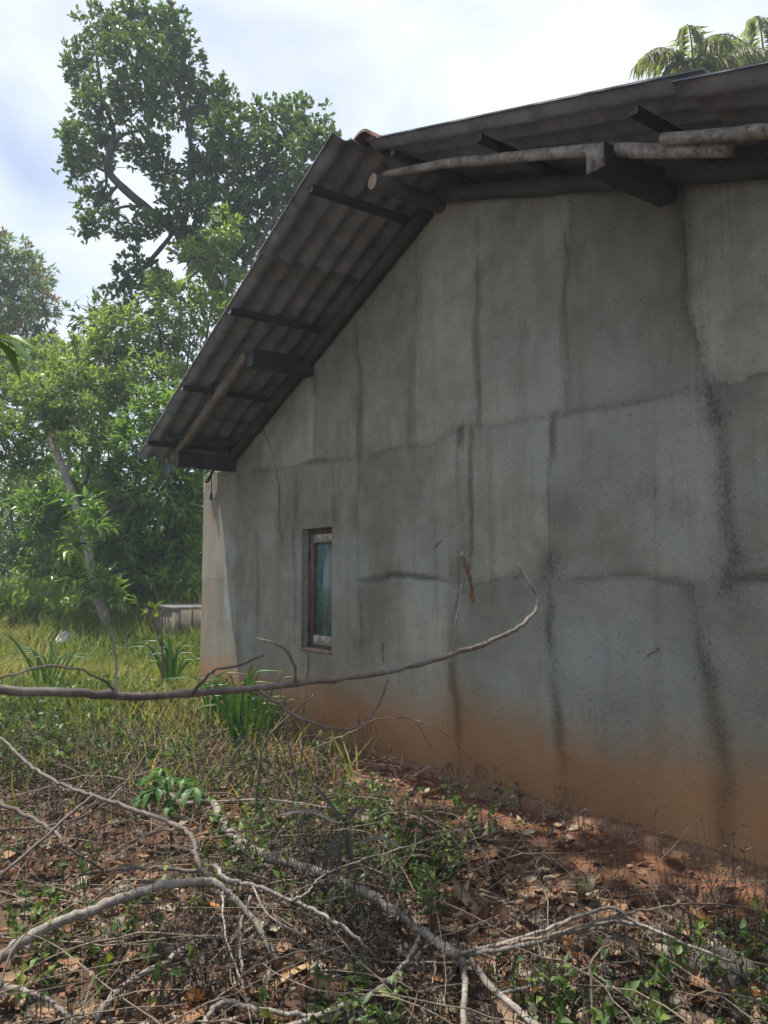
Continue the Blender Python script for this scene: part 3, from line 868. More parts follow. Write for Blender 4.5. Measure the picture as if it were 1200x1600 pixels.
# ------------------------------------------------------------------ cement tank behind the corner
TC = at(272, 1010, 13.0); tz = float(gz(TC[0], TC[1])) - 0.05
def TK(a, b, z): return np.array([TC[0], TC[1], 0]) - WS * a - WN * b + UPZ * (tz + z)
tank = empty("water_tank", (TC[0], TC[1], tz))
wset(tank, "low cement water tank with flat slab top beside the far wall corner", "water tank")
def tkbox(name, mat, a0, a1, b0, b1, z0, z1):
    m2 = MB()
    box(m2, [TK(a0, b0, z0), TK(a1, b0, z0), TK(a1, b1, z0), TK(a0, b1, z0), TK(a0, b0, z1), TK(a1, b0, z1), TK(a1, b1, z1), TK(a0, b1, z1)])
    return m2.build(name, mat, tank)
TKH = EYE + (900 - 948) / 1200 * 13.0 - tz
tkbox("body", M_TANK, 0.008, 1.60, 0.008, 2.2, 0, TKH - 0.05)
tkbox("slab_top", M_TANKLID, -0.012, 1.62, -0.012, 2.24, TKH - 0.048, TKH + 0.01)
tkbox("corner_pier", M_TANK, -0.004, 0.10, -0.004, 0.10, 0, TKH - 0.052)
tkbox("corner_pier", M_TANK, 1.50, 1.62, -0.01, 0.12, 0, TKH - 0.052)
m2 = MB(); tube(m2, [TK(-0.014, 0.30, 0), TK(-0.014, 0.30, TKH * 0.5), TK(-0.014, 0.30, TKH - 0.06)], 0.012, 0.012, 6, 2); m2.build("pipe", M_TIMBER, tank, True)

# scrap of zinc roofing in the grass
P = at(105, 994, 13.2); zz = float(gz(P[0], P[1]))
m2 = MB()
u = np.linspace(-0.16, 0.16, 33); v = np.linspace(-0.14, 0.14, 4)
U, Vv = np.meshgrid(u, v, indexing='ij')
pts = np.stack([P[0] + U, P[1] + Vv * 0.8, EYE - (994 - 900) / 1200 * 13.2 + Vv * 0.55 + 0.016 * np.cos(U * 2 * np.pi / 0.075) - 0.1 * U], -1).reshape(-1, 3)
k = np.arange(33 * 4).reshape(33, 4); q = np.stack([k[:-1, :-1], k[:-1, 1:], k[1:, 1:], k[1:, :-1]], -1).reshape(-1, 4)
m2.add(np.vstack([pts, pts - [0, 0.004, 0.004]]), None, np.vstack([q, q[:, ::-1] + len(pts)]))
wset(m2.build("zinc_scrap", M_ZINC, None, True), "small scrap of corrugated zinc lying in the sunlit grass", "metal scrap")

# ------------------------------------------------------------------ leaf templates (unit length along +Y)
def leaf_tpl(w, droop=0.12, fold=0.10, wide_at=0.5):
    v = np.array([(0, 0, 0), (-w * 0.5, wide_at, fold * w * 2), (0, wide_at, 0.0), (w * 0.5, wide_at, fold * w * 2), (0, 1.0, -droop),
                  (-w * 0.36, 0.22, fold * w), (w * 0.36, 0.22, fold * w)], float)
    t = np.array([(0, 2, 5), (0, 6, 2), (5, 2, 1), (6, 3, 2), (1, 2, 4), (2, 3, 4)])
    return v, t
L_OBO = leaf_tpl(0.50, 0.10, 0.10, 0.62)
L_LAN = leaf_tpl(0.26, 0.22, 0.16, 0.42)
L_OVA = leaf_tpl(0.55, 0.16, 0.12, 0.42)
L_TIN = (np.array([(0, 0, 0), (-0.2, 0.5, 0.04), (0.2, 0.5, 0.04), (0, 1, -0.06)], float), np.array([(0, 2, 1), (1, 2, 3)]))

def rosettes(mb, C, A, n, tpl, size, spread, rng, rv=None, sag=0.0):
    """n leaves round each twig tip C whose axis is A"""
    K = len(C)
    A = A / (np.linalg.norm(A, axis=1)[:, None] + 1e-9)
    D = np.repeat(A, n, 0) + rng.normal(0, spread, (K * n, 3))
    D[:, 2] -= sag
    D /= np.linalg.norm(D, axis=1)[:, None]
    s = size * rng.uniform(0.6, 1.2, K * n)
    M = frames(D, rng, 1.2) * s[:, None, None]
    loc = np.repeat(C, n, 0) + D * 0.0 + rng.normal(0, size * 0.22, (K * n, 3))
    r = np.repeat(rng.random(K), n) * 0.55 + rng.random(K * n) * 0.45 if rv is None else np.clip(np.repeat(rv, n) + rng.normal(0, 0.12, K * n), 0, 1)
    mb.inst(tpl[0], tpl[1], M, loc, r)

def lobe_points(lobes, density, rng, shell=0.45):
    """lobes: list of (centre xyz, radii xyz). Returns points + outward axes"""
    P, A = [], []
    for c, r in lobes:
        n = max(6, int(density * (r[0] * r[1] * r[2]) ** (2 / 3) * 4))
        d = rng.normal(0, 1, (n, 3)); d /= np.linalg.norm(d, axis=1)[:, None]
        rad = rng.uniform(0, 1, n) ** shell
        clump = 0.75 + 0.5 * vnoise(d[:, 0] * 2.5 + c[0] * 3, d[:, 2] * 2.5 + d[:, 1] * 2 + c[2] * 3)
        P.append(c + d * r * (rad * clump)[:, None])
        A.append(d + np.array([0, 0, 0.45]))
    return np.concatenate(P), np.concatenate(A)

def px_lobes(lst, y, dy=1.0, rng=RNG, scale=1.0, flat=0.9):
    out = []
    for (px, py, rx, ry) in lst:
        yy = y + rng.uniform(-dy, dy)
        k = yy / 1200.0
        out.append((at(px, py, yy), np.array([rx * k, max(rx, ry) * k * flat, ry * k]) * scale))
    return out

def twigs_to(mb, skeleton, targets, r=0.012, rng=RNG, sides=4):
    """thin twigs from the nearest skeleton point out to each target"""
    S = np.concatenate(skeleton)
    for c in targets:
        d = np.linalg.norm(S - c, axis=1) + np.maximum(0, S[:, 2] - c[2]) * 0.8
        s = S[np.argmin(d)]
        m = (s + c) / 2 + rng.normal(0, 0.08, 3) * np.linalg.norm(c - s)
        tube(mb, [s, m, c], r * 1.6, r * 0.5, sides, 3, 0.1, cap=False)

def tree(name, label, trunk_pts, r0, r1, limbs, lobes, density, nleaf, tpl, size, spread, leafm, barkm, seed, group=None, shell=0.45, sag=0.0, twig_n=60, cat="tree", twig_r=0.014):
    rng = np.random.default_rng(seed)
    root = empty(name, tuple(trunk_pts[0]))
    wset(root, label, cat, group)
    m2 = MB(); sk = []
    sk.append(tube(m2, trunk_pts, r0, r1, 9, 6, 0.12, 0.1, 0.5, rng=rng))
    m2.build("trunk", barkm, root, True)
    for (pts, a, b) in limbs:
        m3 = MB(); sk.append(tube(m3, pts, a, b, 7, 6, 0.12, 0.1, 0.5, rng=rng)); m3.build("limb", barkm, root, True)
    m4 = MB()
    P, A = lobe_points(lobes, density, rng, shell)
    cs = [c for c, r in lobes]
    S0 = np.concatenate(sk)
    for c, r in lobes:
        s = S0[np.argmin(np.linalg.norm(S0 - c, axis=1))]
        sk.append(tube(m4, [s, (s + c) / 2 + rng.normal(0, 0.12, 3), c], twig_r * 2.6, twig_r * 1.2, 5, 4, 0.1, rng=rng, cap=False))
    pick = P[rng.choice(len(P), min(len(P), twig_n), False)]
    twigs_to(m4, sk, pick, twig_r * 0.6, rng)
    o = m4.build("twigs", barkm, root); wset(o, kind="stuff")
    m5 = MB()
    rosettes(m5, P, A, nleaf, tpl, size, spread, rng, None, sag)
    o = m5.build("crown", leafm, root); wset(o, kind="stuff")
    return root

# ------------------------------------------------------------------ trees
def pts_at(lst): return [at(*p) for p in lst]
rg = np.random.default_rng(21)
YT = 17.5
big = [(165, 40, 38, 26), (215, 28, 40, 26), (262, 42, 38, 34), (205, 85, 62, 36), (275, 100, 42, 42), (128, 108, 28, 42), (150, 165, 40, 34), (215, 150, 52, 36),
       (285, 165, 52, 40), (340, 165, 34, 40), (365, 215, 48, 44), (420, 190, 42, 34), (472, 192, 38, 36), (480, 240, 40, 38), (430, 262, 58, 44), (330, 262, 50, 46),
       (122, 225, 27, 34), (118, 262, 24, 24), (165, 235, 34, 26), (230, 232, 40, 28), (258, 268, 30, 24), (150, 312, 32, 24), (136, 352, 20, 22), (168, 345, 18, 16), (290, 320, 44, 36), (345, 335, 48, 42), (400, 330, 52, 46), (455, 310, 40, 36),
       (235, 350, 40, 18), (205, 372, 24, 14), (300, 385, 38, 28), (360, 395, 42, 40), (410, 390, 30, 30), (215, 428, 36, 24), (190, 455, 24, 14), (250, 450, 24, 22), (520, 235, 34, 28), (550, 250, 22, 20)]
tree("tall_tree", "tall broad-leaved tree rising behind the far roof slope", pts_at([(425, 940, YT), (410, 760, YT), (385, 600, YT), (360, 500, YT), (325, 425, YT), (283, 368, YT)]), 0.26, 0.15,
     [(pts_at([(283, 368, YT), (225, 322, YT), (172, 272, YT - 0.3), (172, 235, YT - 0.3), (178, 205, YT), (160, 150, YT), (150, 80, YT)]), 0.12, 0.03),
      (pts_at([(172, 240, YT - 0.3), (190, 212, YT), (232, 195, YT), (262, 130, YT)]), 0.06, 0.02),
      (pts_at([(325, 425, YT), (360, 330, YT + 0.4), (420, 270, YT + 0.4), (472, 200, YT)]), 0.10, 0.03),
      (pts_at([(345, 470, YT), (405, 380, YT - 0.4), (440, 320, YT - 0.4)]), 0.08, 0.03),
      (pts_at([(283, 368, YT), (300, 270, YT + 0.3), (290, 180, YT + 0.3), (255, 70, YT)]), 0.09, 0.02),
      (pts_at([(172, 272, YT - 0.3), (135, 250, YT - 0.5), (120, 215, YT - 0.4)]), 0.04, 0.015)],
     px_lobes(big, YT, 1.0, rg, 1.08), 82, 8, L_OBO, 0.150, 0.80, M_L_TALL, M_BARK, 101, twig_n=170, twig_r=0.016)

# feathery tree with the pale leaning trunk
YF = 15.5
tree("leaning_tree", "feathery light-green tree with pale leaning trunk in left grass", [at(172, 1000, 13.75) - [0, 0, 0.6]] + pts_at([(166, 975, 13.8), (150, 925, 13.9), (135, 850, 14.1), (112, 770, 14.4), (88, 705, 14.8), (68, 640, 15.2), (50, 570, YF)]), 0.098, 0.055,
     [(pts_at([(68, 640, 15.2), (110, 600, YF), (150, 590, YF)]), 0.05, 0.02), (pts_at([(68, 640, 15.2), (20, 640, YF), (-30, 620, YF)]), 0.05, 0.02)],
     px_lobes([(40, 610, 60, 34), (110, 590, 55, 34), (90, 650, 46, 26), (10, 670, 55, 34), (150, 545, 45, 28), (60, 560, 55, 26), (170, 610, 45, 26), (30, 720, 46, 26), (-30, 590, 50, 40), (-40, 690, 45, 40)], YF, 1.2, rg)
     + px_lobes([(75, 655, 34, 26), (105, 690, 24, 14), (60, 610, 40, 28), (120, 640, 34, 24)], 14.2, 0.3, rg),
     95, 12, L_TIN, 0.14, 0.9, M_L_LIGHT, M_TRUNK, 102, twig_n=80)

# glossy shrubs between the grass and the tall tree
shr = [("glossy_shrub", "large glossy-leaved shrub crowded against the far wall corner", 15.2, [(270, 640, 50, 38), (225, 690, 55, 40), (285, 720, 48, 44), (250, 770, 60, 40), (300, 790, 36, 40), (195, 760, 44, 36), (230, 830, 58, 38), (285, 860, 48, 40), (185, 830, 40, 36), (215, 890, 58, 28), (280, 905, 45, 22), (165, 885, 36, 30), (125, 790, 26, 16), (150, 820, 22, 16), (145, 905, 30, 18), (175, 930, 26, 14), (115, 850, 18, 14)], (240, 940)),
       ("glossy_shrub", "bushy glossy shrub behind the pale leaning trunk", 17.0, [(150, 690, 48, 36), (120, 760, 46, 34), (160, 790, 44, 34), (95, 830, 46, 30), (140, 860, 46, 34), (85, 890, 46, 22), (60, 790, 40, 26), (130, 910, 44, 20)], (120, 940)),
       ("young_tree", "bright green young tree under the tall tree, beside the roof edge", 16.2, [(250, 520, 52, 34), (300, 480, 48, 40), (200, 560, 48, 34), (330, 400, 38, 34), (345, 450, 40, 40), (300, 560, 50, 36), (240, 590, 55, 34), (180, 510, 40, 28), (260, 455, 36, 24), (310, 630, 40, 34), (350, 360, 30, 28), (370, 500, 36, 40)], (290, 940)),
       ("young_tree", "dark young tree at the left between the two light crowns", 19.0, [(170, 560, 55, 36), (130, 620, 55, 36), (190, 640, 50, 40), (150, 500, 40, 30), (210, 500, 40, 30), (95, 700, 55, 36), (40, 760, 55, 36), (20, 830, 50, 36), (70, 860, 55, 36), (-20, 880, 50, 36)], (120, 950)),
       ]
for k_, (nm, lb, yy, lob, base) in enumerate(shr):
    b_ = at(base[0], base[1], yy); b_[2] = float(gz(b_[0], b_[1])) - 0.05
    top = at(lob[0][0], lob[0][1], yy)
    mid = (b_ + top) / 2 + rg.normal(0, 0.15, 3)
    lim = [([b_ + (mid - b_) * 0.3, (b_ + at(l[0], l[1], yy)) / 2 + rg.normal(0, 0.2, 3), at(l[0], l[1], yy + rg.uniform(-0.6, 0.6))], 0.045, 0.015) for l in lob[1::3]]
    tree(nm, lb, [b_, mid, top], 0.09, 0.03, lim, (px_lobes(lob, yy, 0.8, rg, 1.15) if k_ else px_lobes(lob[:12], 15.1, 0.45, rg, 1.18) + px_lobes(lob[12:], 13.3, 0.2, rg)), 50 if k_ < 3 else 34, 9, L_LAN, 0.25 if k_ != 2 else 0.20, 0.62,
         M_L_MANGO if k_ < 2 else (M_L_LIGHT if k_ == 2 else M_L_TALL), M_BARK, 110 + k_, sag=0.15, twig_n=50, group=None, cat="shrub" if k_ < 2 else "tree")

# flowering tree at the left edge
YM = 24.0
b_ = at(-60, 940, YM)
lobm = px_lobes([(0, 400, 55, 40), (40, 430, 48, 34), (65, 480, 36, 34), (10, 470, 60, 40), (40, 530, 55, 34), (-30, 520, 60, 60), (-60, 430, 60, 50), (80, 560, 40, 24), (10, 580, 60, 30), (-70, 600, 60, 60)], YM, 1.4, rg)
ft = tree("flowering_tree", "far tree with tan flower heads at the left edge", [b_, at(-50, 750, YM), at(-20, 560, YM)], 0.3, 0.12,
          [([at(-20, 560, YM), at(10, 500, YM), at(30, 440, YM)], 0.1, 0.03)], lobm, 40, 8, L_LAN, 0.24, 0.8, M_L_FAR, M_BARK, 131, twig_n=60)
m2 = MB()
P_, A_ = lobe_points(lobm, 5, rg, 0.15)
rosettes(m2, P_, A_ + [0, -0.3, 0.5], 10, L_TIN, 0.20, 0.5, rg)
wset(m2.build("flower_heads", M_L_FLOWER, ft), kind="stuff")

# background belt of trees
belt = [(-260, 33, 5.5, 4.6, "far rounded tree beyond the left edge of the clearing"), (-60, 34, 5.0, 4.0, "far dark tree low behind the flowering tree"), (90, 30, 4.4, 3.4, "far tree filling the gap left of the leaning trunk"),
        (210, 31, 4.6, 4.0, "far tree behind the tall tree's stem"), (330, 30, 4.8, 4.4, "far tree hidden mostly behind the wall corner"), (480, 34, 5.6, 5.0, "far tree just behind the roof's far slope")]
for k_, (px, yy, hh, ww, lb) in enumerate(belt):
    b_ = at(px, 930, yy); b_[2] = float(gz(b_[0], b_[1])) - 0.1
    lo = []
    for q_ in range(11):
        an = rg.uniform(0, 2 * np.pi); rr = ww * 0.55 * math.sqrt(rg.random())
        lo.append((b_ + np.array([math.cos(an) * rr, math.sin(an) * rr * 0.7, hh * (0.12 + 0.78 * rg.random())]), np.array([1.25, 1.1, 0.95]) * rg.uniform(0.8, 1.2)))
    tree("background_tree", lb, [b_, b_ + [0.1, 0, hh * 0.5], b_ + [0, 0, hh * 0.85]], 0.16, 0.05, [], lo, 17, 8, L_LAN, 0.34, 0.8, M_L_FAR, M_BARK, 140 + k_, group="trees behind the clearing", twig_n=20)

# ---- palm showing above the roof
YP = 15.0
def palm(name, label, cpx, cpy, y, fronds, flen, seed):
    rng = np.random.default_rng(seed)
    c = at(cpx, cpy, y)
    root = empty(name, (c[0], c[1], 0)); wset(root, label, "palm")
    m2 = MB(); tube(m2, [[c[0] + 0.3, c[1], 0], [c[0] + 0.1, c[1], c[2] * 0.5], c], 0.13, 0.09, 9, 8, 0.05); m2.build("trunk", M_TRUNK, root, True)
    for k in range(fronds):
        an = 2 * np.pi * (k + rng.uniform(-0.25, 0.25)) / fronds
        el = (0.45, 1.25, 0.8, 1.4, 0.6)[k % 5] + rng.uniform(-0.12, 0.12)
        L_ = flen * rng.uniform(0.85, 1.1)
        h = np.array([math.cos(an), math.sin(an), 0])
        p0 = c; 
        pts = [p0 + h * (L_ * s_ * math.cos(el * (1 - s_ * 0.3))) + UPZ * (L_ * (math.sin(el) * s_ - 0.75 * s_ ** 2.2)) for s_ in (0, 0.2, 0.4, 0.6, 0.8, 1.0)]
        m3 = MB(); S = tube(m3, pts, 0.026, 0.006, 5, 5, 0.05, rnd=0.2)
        D = np.gradient(S, axis=0); D /= np.linalg.norm(D, axis=1)[:, None]
        n_ = 60
        f = np.linspace(0.12, 1, n_); ii = f * (len(S) - 1); i0 = np.clip(ii.astype(int), 0, len(S) - 2)
        loc = S[i0] + (S[i0 + 1] - S[i0]) * (ii - i0)[:, None]
        for sg in (-1, 1):
            side = np.cross(D[i0], UPZ); side /= np.linalg.norm(side, axis=1)[:, None] + 1e-9
            d = sg * side * 0.6 + D[i0] * 0.7 - UPZ * (0.4 + 0.9 * rng.random((n_, 1)))
            M = frames(d, rng, 0.5) * (0.66 * (1 - 0.55 * np.abs(f - 0.45)) * rng.uniform(0.8, 1.15, n_))[:, None, None]
            M[:, :, 0] *= 0.18
            m3.inst(L_LAN[0], L_LAN[1], M, loc, rng.random(n_))
        m3.build("frond", M_L_PALM, root)
    return root
palm("areca_palm", "palm crown showing above the right-hand roof edge", 1085, 128, YP, 12, 2.1, 61)
palm("areca_palm", "second palm crown cut by the right picture edge above the roof", 1195, 108, YP + 1.5, 12, 2.3, 64)

# tree overhead behind the camera that throws the dappled shade on the litter
rs = np.random.default_rng(77)
b_ = np.array([-3.6, -1.6, float(gz(-3.6, -1.6))])
lo = [(np.array([x, y, z]), np.array([0.85, 0.85, 0.45])) for x, y, z in
      [(-2.2, 3.0, 7.6), (-0.8, 3.9, 8.0), (0.3, 3.0, 7.8), (-1.2, 5.2, 8.6), (0.6, 4.8, 8.4), (-2.6, 4.6, 8.4), (-1.6, 2.0, 7.2), (0.2, 1.6, 7.4), (1.3, 3.6, 8.2), (-0.4, 5.9, 8.9), (-3.3, 2.4, 7.8), (-2.0, 0.8, 7.0), (-3.2, 0.2, 7.4), (-1.6, 6.0, 8.9), (-0.8, 6.6, 9.3), (-2.3, 5.7, 8.9), (0.2, 4.0, 8.2)]]
tree("shade_tree", "tree overhead beside the viewer shading the leaf litter", [b_, b_ + [0.2, 0.4, 3], b_ + [0.9, 1.8, 6]], 0.22, 0.12,
     [([b_ + [0.9, 1.8, 6], [-1.6, 2.4, 7.0], [-0.4, 4.2, 8.0]], 0.1, 0.03), ([b_ + [0.9, 1.8, 6], [-2.4, 2.5, 7.2], [-2.2, 4.4, 8.1]], 0.08, 0.03)],
     lo, 11, 8, L_OBO, 0.20, 0.8, M_L_TALL, M_BARK, 151, twig_n=40)

# ------------------------------------------------------------------ near bare branch across the view
nb = empty("bare_shrub", (-1.25, 1.05, float(gz(-1.25, 1.05))))
wset(nb, "bare leaning branch crossing the near view in front of wall", "branch")
def nstem(name, lst, r0, r1, mat=M_BROWN, knob=0.25, wob=0.0, pre=()):
    m2 = MB()
    k_s = 0.76 if name == 'stem' else 0.55
    tube(m2, list(pre) + pts_at(lst), r0 * k_s, r1 * k_s, 9, 6, 0.14, knob, 0.6, 0.0012); return m2.build(name, mat, nb, True)
nstem("stem", [(-120, 1072, 1.18), (0, 1079, 1.22), (110, 1082, 1.27), (230, 1088, 1.33), (350, 1080, 1.38), (480, 1066, 1.44), (600, 1050, 1.5), (705, 1024, 1.56), (780, 996, 1.6), (822, 972, 1.63), (840, 945, 1.65), (828, 912, 1.66), (808, 882, 1.67)], 0.0125, 0.0035,
      pre=[np.array([-1.25, 1.05, -0.05]), np.array([-1.22, 1.06, 0.6]), np.array([-1.05, 1.10, 1.12])])
nstem("twig", [(405, 1078, 1.40), (470, 1122, 1.40), (545, 1140, 1.42), (585, 1112, 1.45), (607, 1062, 1.48)], 0.0055, 0.003)
nstem("twig", [(708, 1022, 1.56), (714, 970, 1.58), (722, 910, 1.6), (721, 862, 1.6)], 0.0036, 0.002)
nstem("twig", [(180, 1085, 1.30), (182, 1050, 1.30), (178, 1005, 1.30), (165, 958, 1.29)], 0.005, 0.0025, M_PALE)
nstem("twig", [(178, 1078, 1.30), (140, 1050, 1.27), (75, 1042, 1.24), (0, 1060, 1.2), (-60, 1075, 1.18)], 0.004, 0.003)
nstem("twig", [(300, 1085, 1.35), (330, 1050, 1.30), (370, 1040, 1.28), (412, 1026, 1.27)], 0.006, 0.003)
nstem("twig", [(462, 1068, 1.43), (458, 1035, 1.40), (440, 1010, 1.37), (402, 998, 1.35)], 0.006, 0.003, M_PALE)
nstem("dead_leaf", [(722, 866, 1.595), (730, 895, 1.6), (738, 925, 1.6), (741, 942, 1.6)], 0.0015, 0.003, M_RUST)
# leaves poking in at the left edge
ls = empty("leaf_spray", tuple(at(-90, 500, 1.6))); wset(ls, "near spray of soft green leaves at the left picture edge", "leaves")
m2 = MB(); tube(m2, [at(-160, 430, 1.6), at(-60, 500, 1.6), at(0, 530, 1.6)], 0.006, 0.003, 6, 5); m2.build("stem", M_BROWN, ls, True)
for (a_, b2, w_) in [((-15, 522, 1.6), (70, 572, 1.62), 0.26), ((-10, 525, 1.6), (55, 535, 1.58), 0.24), ((-12, 526, 1.6), (40, 590, 1.6), 0.2)]:
    p0, p1 = at(*a_), at(*b2)
    m3 = MB(); v_, t_ = leaf_tpl(0.30, 0.12, 0.14, 0.45)
    M_ = frames((p1 - p0)[None], np.random.default_rng(3), 0.3) * np.linalg.norm(p1 - p0)
    m3.inst(v_, t_, M_, p0[None], [0.5]); m3.build("leaf", M_L_TALL, ls)

# ------------------------------------------------------------------ fallen branches
def G(px, py, h):
    p = gnd(px, py, h)
    for _ in range(3):
        p = gnd(px, py, float(gz(p[0], p[1])) + h)
    return p
def fallen(label, stem, r0, r1, mat=M_PALE, twigs=(), name="fallen_branch", knob=0.07, cat="branch", wob=0.003):
    up_h = 0.045 if mat is M_PALE else 0.0
    P = [G(p[0], p[1], p[2] + up_h) for p in stem]
    root = empty(name, tuple(P[0])); wset(root, label, cat, "fallen branches on the litter")
    r0, r1 = r0 * 0.66, r1 * 0.66
    m2 = MB(); tube(m2, P, r0, r1, 9, 8, 0.13, knob, random.uniform(0.3, 0.8), wob); m2.build("stem", mat, root, True)
    for (tw, a, b) in twigs:
        m3 = MB(); tube(m3, [G(p[0], p[1], p[2] + up_h) for p in tw], a * 0.66, b * 0.66, 7, 6, 0.14, knob, random.uniform(0.3, 0.8), wob * 0.6); m3.build("twig", mat, root, True)
    return root
fallen("pale thick branch bent behind the green sapling", [(258, 1236, .10), (288, 1256, .07), (330, 1253, .06), (352, 1292, .06), (386, 1326, .05), (398, 1342, .03)], 0.024, 0.046,
       twigs=[([(330, 1253, .07), (420, 1250, .10), (520, 1262, .10), (620, 1268, .08)], 0.010, 0.006)])
fallen("pale grey branch running under the black dead weeds to a broken end", [(388, 1326, .05), (430, 1342, .06), (480, 1356, .07), (545, 1384, .08), (590, 1404, .09), (617, 1426, .10)], 0.036, 0.032)
fallen("forked grey branch lying at the bottom centre", [(602, 1410, .06), (650, 1448, .07), (690, 1478, .08), (722, 1497, .08)], 0.020, 0.030,
       twigs=[([(722, 1497, .08), (727, 1540, .10), (724, 1610, .10)], 0.018, 0.014), ([(735, 1497, .08), (760, 1535, .08), (800, 1570, .07), (850, 1615, .07)], 0.020, 0.016),
              ([(656, 1462, .07), (640, 1495, .09), (600, 1540, .10), (555, 1562, .08), (490, 1592, .06), (430, 1610, .05)], 0.012, 0.014),
              ([(716, 1492, .09), (800, 1482, .12), (880, 1460, .14), (950, 1440, .14), (1000, 1445, .12)], 0.015, 0.010),
              ([(720, 1490, .10), (800, 1470, .14), (880, 1442, .18), (950, 1418, .20), (990, 1440, .14), (1060, 1470, .10), (1150, 1506, .06)], 0.012, 0.008),
              ([(785, 1552, .08), (850, 1535, .10), (920, 1512, .12), (1000, 1500, .10)], 0.009, 0.005),
              ([(920, 1515, .11), (970, 1550, .09), (1012, 1590, .06)], 0.007, 0.006)])
fallen("thick grey bough arching up from the lower left edge", [(-60, 1545, .10), (0, 1497, .12), (60, 1455, .14), (140, 1424, .17), (210, 1396, .20), (270, 1382, .21), (332, 1376, .20)], 0.030, 0.024,
       twigs=[([(332, 1376, .20), (362, 1400, .17), (398, 1440, .12), (432, 1502, .03)], 0.021, 0.018)], mat=M_PALE)
fallen("dark bough sweeping from the left edge to the knotted fork", [(-40, 1130, .32), (0, 1152, .34), (40, 1190, .36), (90, 1222, .36), (140, 1242, .36), (200, 1262, .35), (262, 1284, .33), (300, 1308, .30), (308, 1345, .25), (334, 1376, .20)], 0.011, 0.018, M_BROWN,
       twigs=[([(145, 1243, .36), (100, 1280, .32), (60, 1318, .28), (-30, 1392, .2)], 0.012, 0.010), ([(286, 1296, .31), (240, 1300, .28), (180, 1330, .2), (120, 1370, .1), (85, 1410, .03)], 0.008, 0.004),
              ([(300, 1308, .30), (340, 1300, .3), (420, 1298, .25), (470, 1290, .2)], 0.006, 0.003)])
fallen("brown branch slanting down from the left edge under the fork", [(-40, 1240, .36), (0, 1256, .35), (50, 1278, .32), (92, 1306, .28), (98, 1318, .26), (130, 1340, .2), (165, 1362, .12)], 0.017, 0.008, M_BROWN)
fallen("thin curved stick rising to the right at the left edge", [(-30, 1296, .25), (40, 1294, .25), (100, 1285, .26), (150, 1265, .3), (190, 1230, .36), (228, 1180, .45)], 0.010, 0.005, M_BROWN)
fallen("straight brown stick leading right into the knotted fork", [(60, 1388, .05), (130, 1366, .1), (220, 1356, .15), (320, 1362, .19)], 0.009, 0.013, M_BROWN)
fallen("curling thin stick in the lower left corner", [(-20, 1450, .15), (30, 1475, .13), (80, 1483, .12), (130, 1472, .12), (175, 1450, .1)], 0.006, 0.004, M_BROWN)
fallen("pale slim branch slanting right from the knotted fork", [(336, 1352, .24), (352, 1372, .22), (400, 1385, .2), (470, 1412, .17), (540, 1452, .12), (590, 1498, .04)], 0.014, 0.010, M_PALE,
       twigs=[([(455, 1408, .18), (482, 1394, .2), (500, 1372, .23), (560, 1345, .26), (640, 1322, .26), (720, 1296, .2), (792, 1274, .12)], 0.007, 0.004),
              ([(395, 1385, .2), (420, 1430, .2), (500, 1475, .15), (600, 1502, .1), (740, 1504, .1)], 0.006, 0.005),
              ([(392, 1400, .17), (375, 1450, .1), (378, 1520, .02)], 0.010, 0.007), ([(348, 1390, .18), (350, 1450, .15), (372, 1520, .06), (395, 1590, .02)], 0.007, 0.005)])
fallen("pale stick at the bottom edge near the lower left", [(150, 1590, .03), (190, 1545, .04), (260, 1500, .05), (330, 1455, .05)], 0.020, 0.012, M_PALE)
fallen("slim grey stick along the bottom edge left of centre", [(310, 1612, .05), (350, 1566, .06), (420, 1582, .06), (500, 1590, .05), (520, 1598, .04)], 0.014, 0.010, M_PALE)
fallen("grey root-like stick in the bottom left corner", [(-30, 1528, .05), (20, 1545, .05), (80, 1565, .05), (120, 1600, .04)], 0.016, 0.010, M_PALE)
arch = fallen("long thin arching twig drooping against the orange wall foot", [(408, 1188, .1), (470, 1176, .2), (545, 1146, .42), (590, 1124, .55), (650, 1126, .52), (700, 1150, .4), (738, 1192, .22), (756, 1240, .05)], 0.008, 0.004, M_TWIG,
       twigs=[([(650, 1126, .52), (672, 1165, .3), (700, 1200, .15), (700, 1235, .03)], 0.004, 0.002), ([(590, 1124, .55), (618, 1150, .4), (628, 1172, .3), (626, 1200, .2)], 0.003, 0.002)])
for (tx, ty, n_t) in ((702, 1192, 16), (742, 1196, 18), (572, 1122, 12)):
    rt_ = np.random.default_rng(tx); m3 = MB(); c_ = G(tx, ty, 0.30 if tx > 600 else 0.45)
    for _k in range(n_t):
        e_ = rt_.normal(0, 0.045, 3); dn = rt_.uniform(0.14, 0.28)
        tube(m3, [c_ + e_ * 0.2, c_ + e_ + [0, 0, -dn * 0.35], c_ + e_ * 0.9 + [0, 0, -dn * 0.75], c_ + e_ * 0.3 + [rt_.normal(0, 0.02), 0, -dn]], 0.0022, 0.001, 4, 4, 0, 0, rt_.random(), cap=False)
    wset(m3.build("dead_tuft", M_DEAD, arch), kind="stuff")
fallen("long bowed twig reaching the right edge over brown leaves", [(770, 1478, .18), (850, 1465, .22), (930, 1440, .25), (1020, 1420, .26), (1100, 1412, .24), (1200, 1424, .16), (1260, 1440, .1)], 0.009, 0.004, M_TWIG)
fallen("thin dark twig crossing the bottom right corner", [(905, 1440, .1), (960, 1480, .1), (1050, 1520, .09), (1130, 1560, .08), (1200, 1600, .06)], 0.006, 0.004, M_BROWN)
fallen("short straight twig on the green weeds right of centre", [(640, 1345, .05), (680, 1375, .08), (712, 1402, .06)], 0.006, 0.004, M_TWIG)
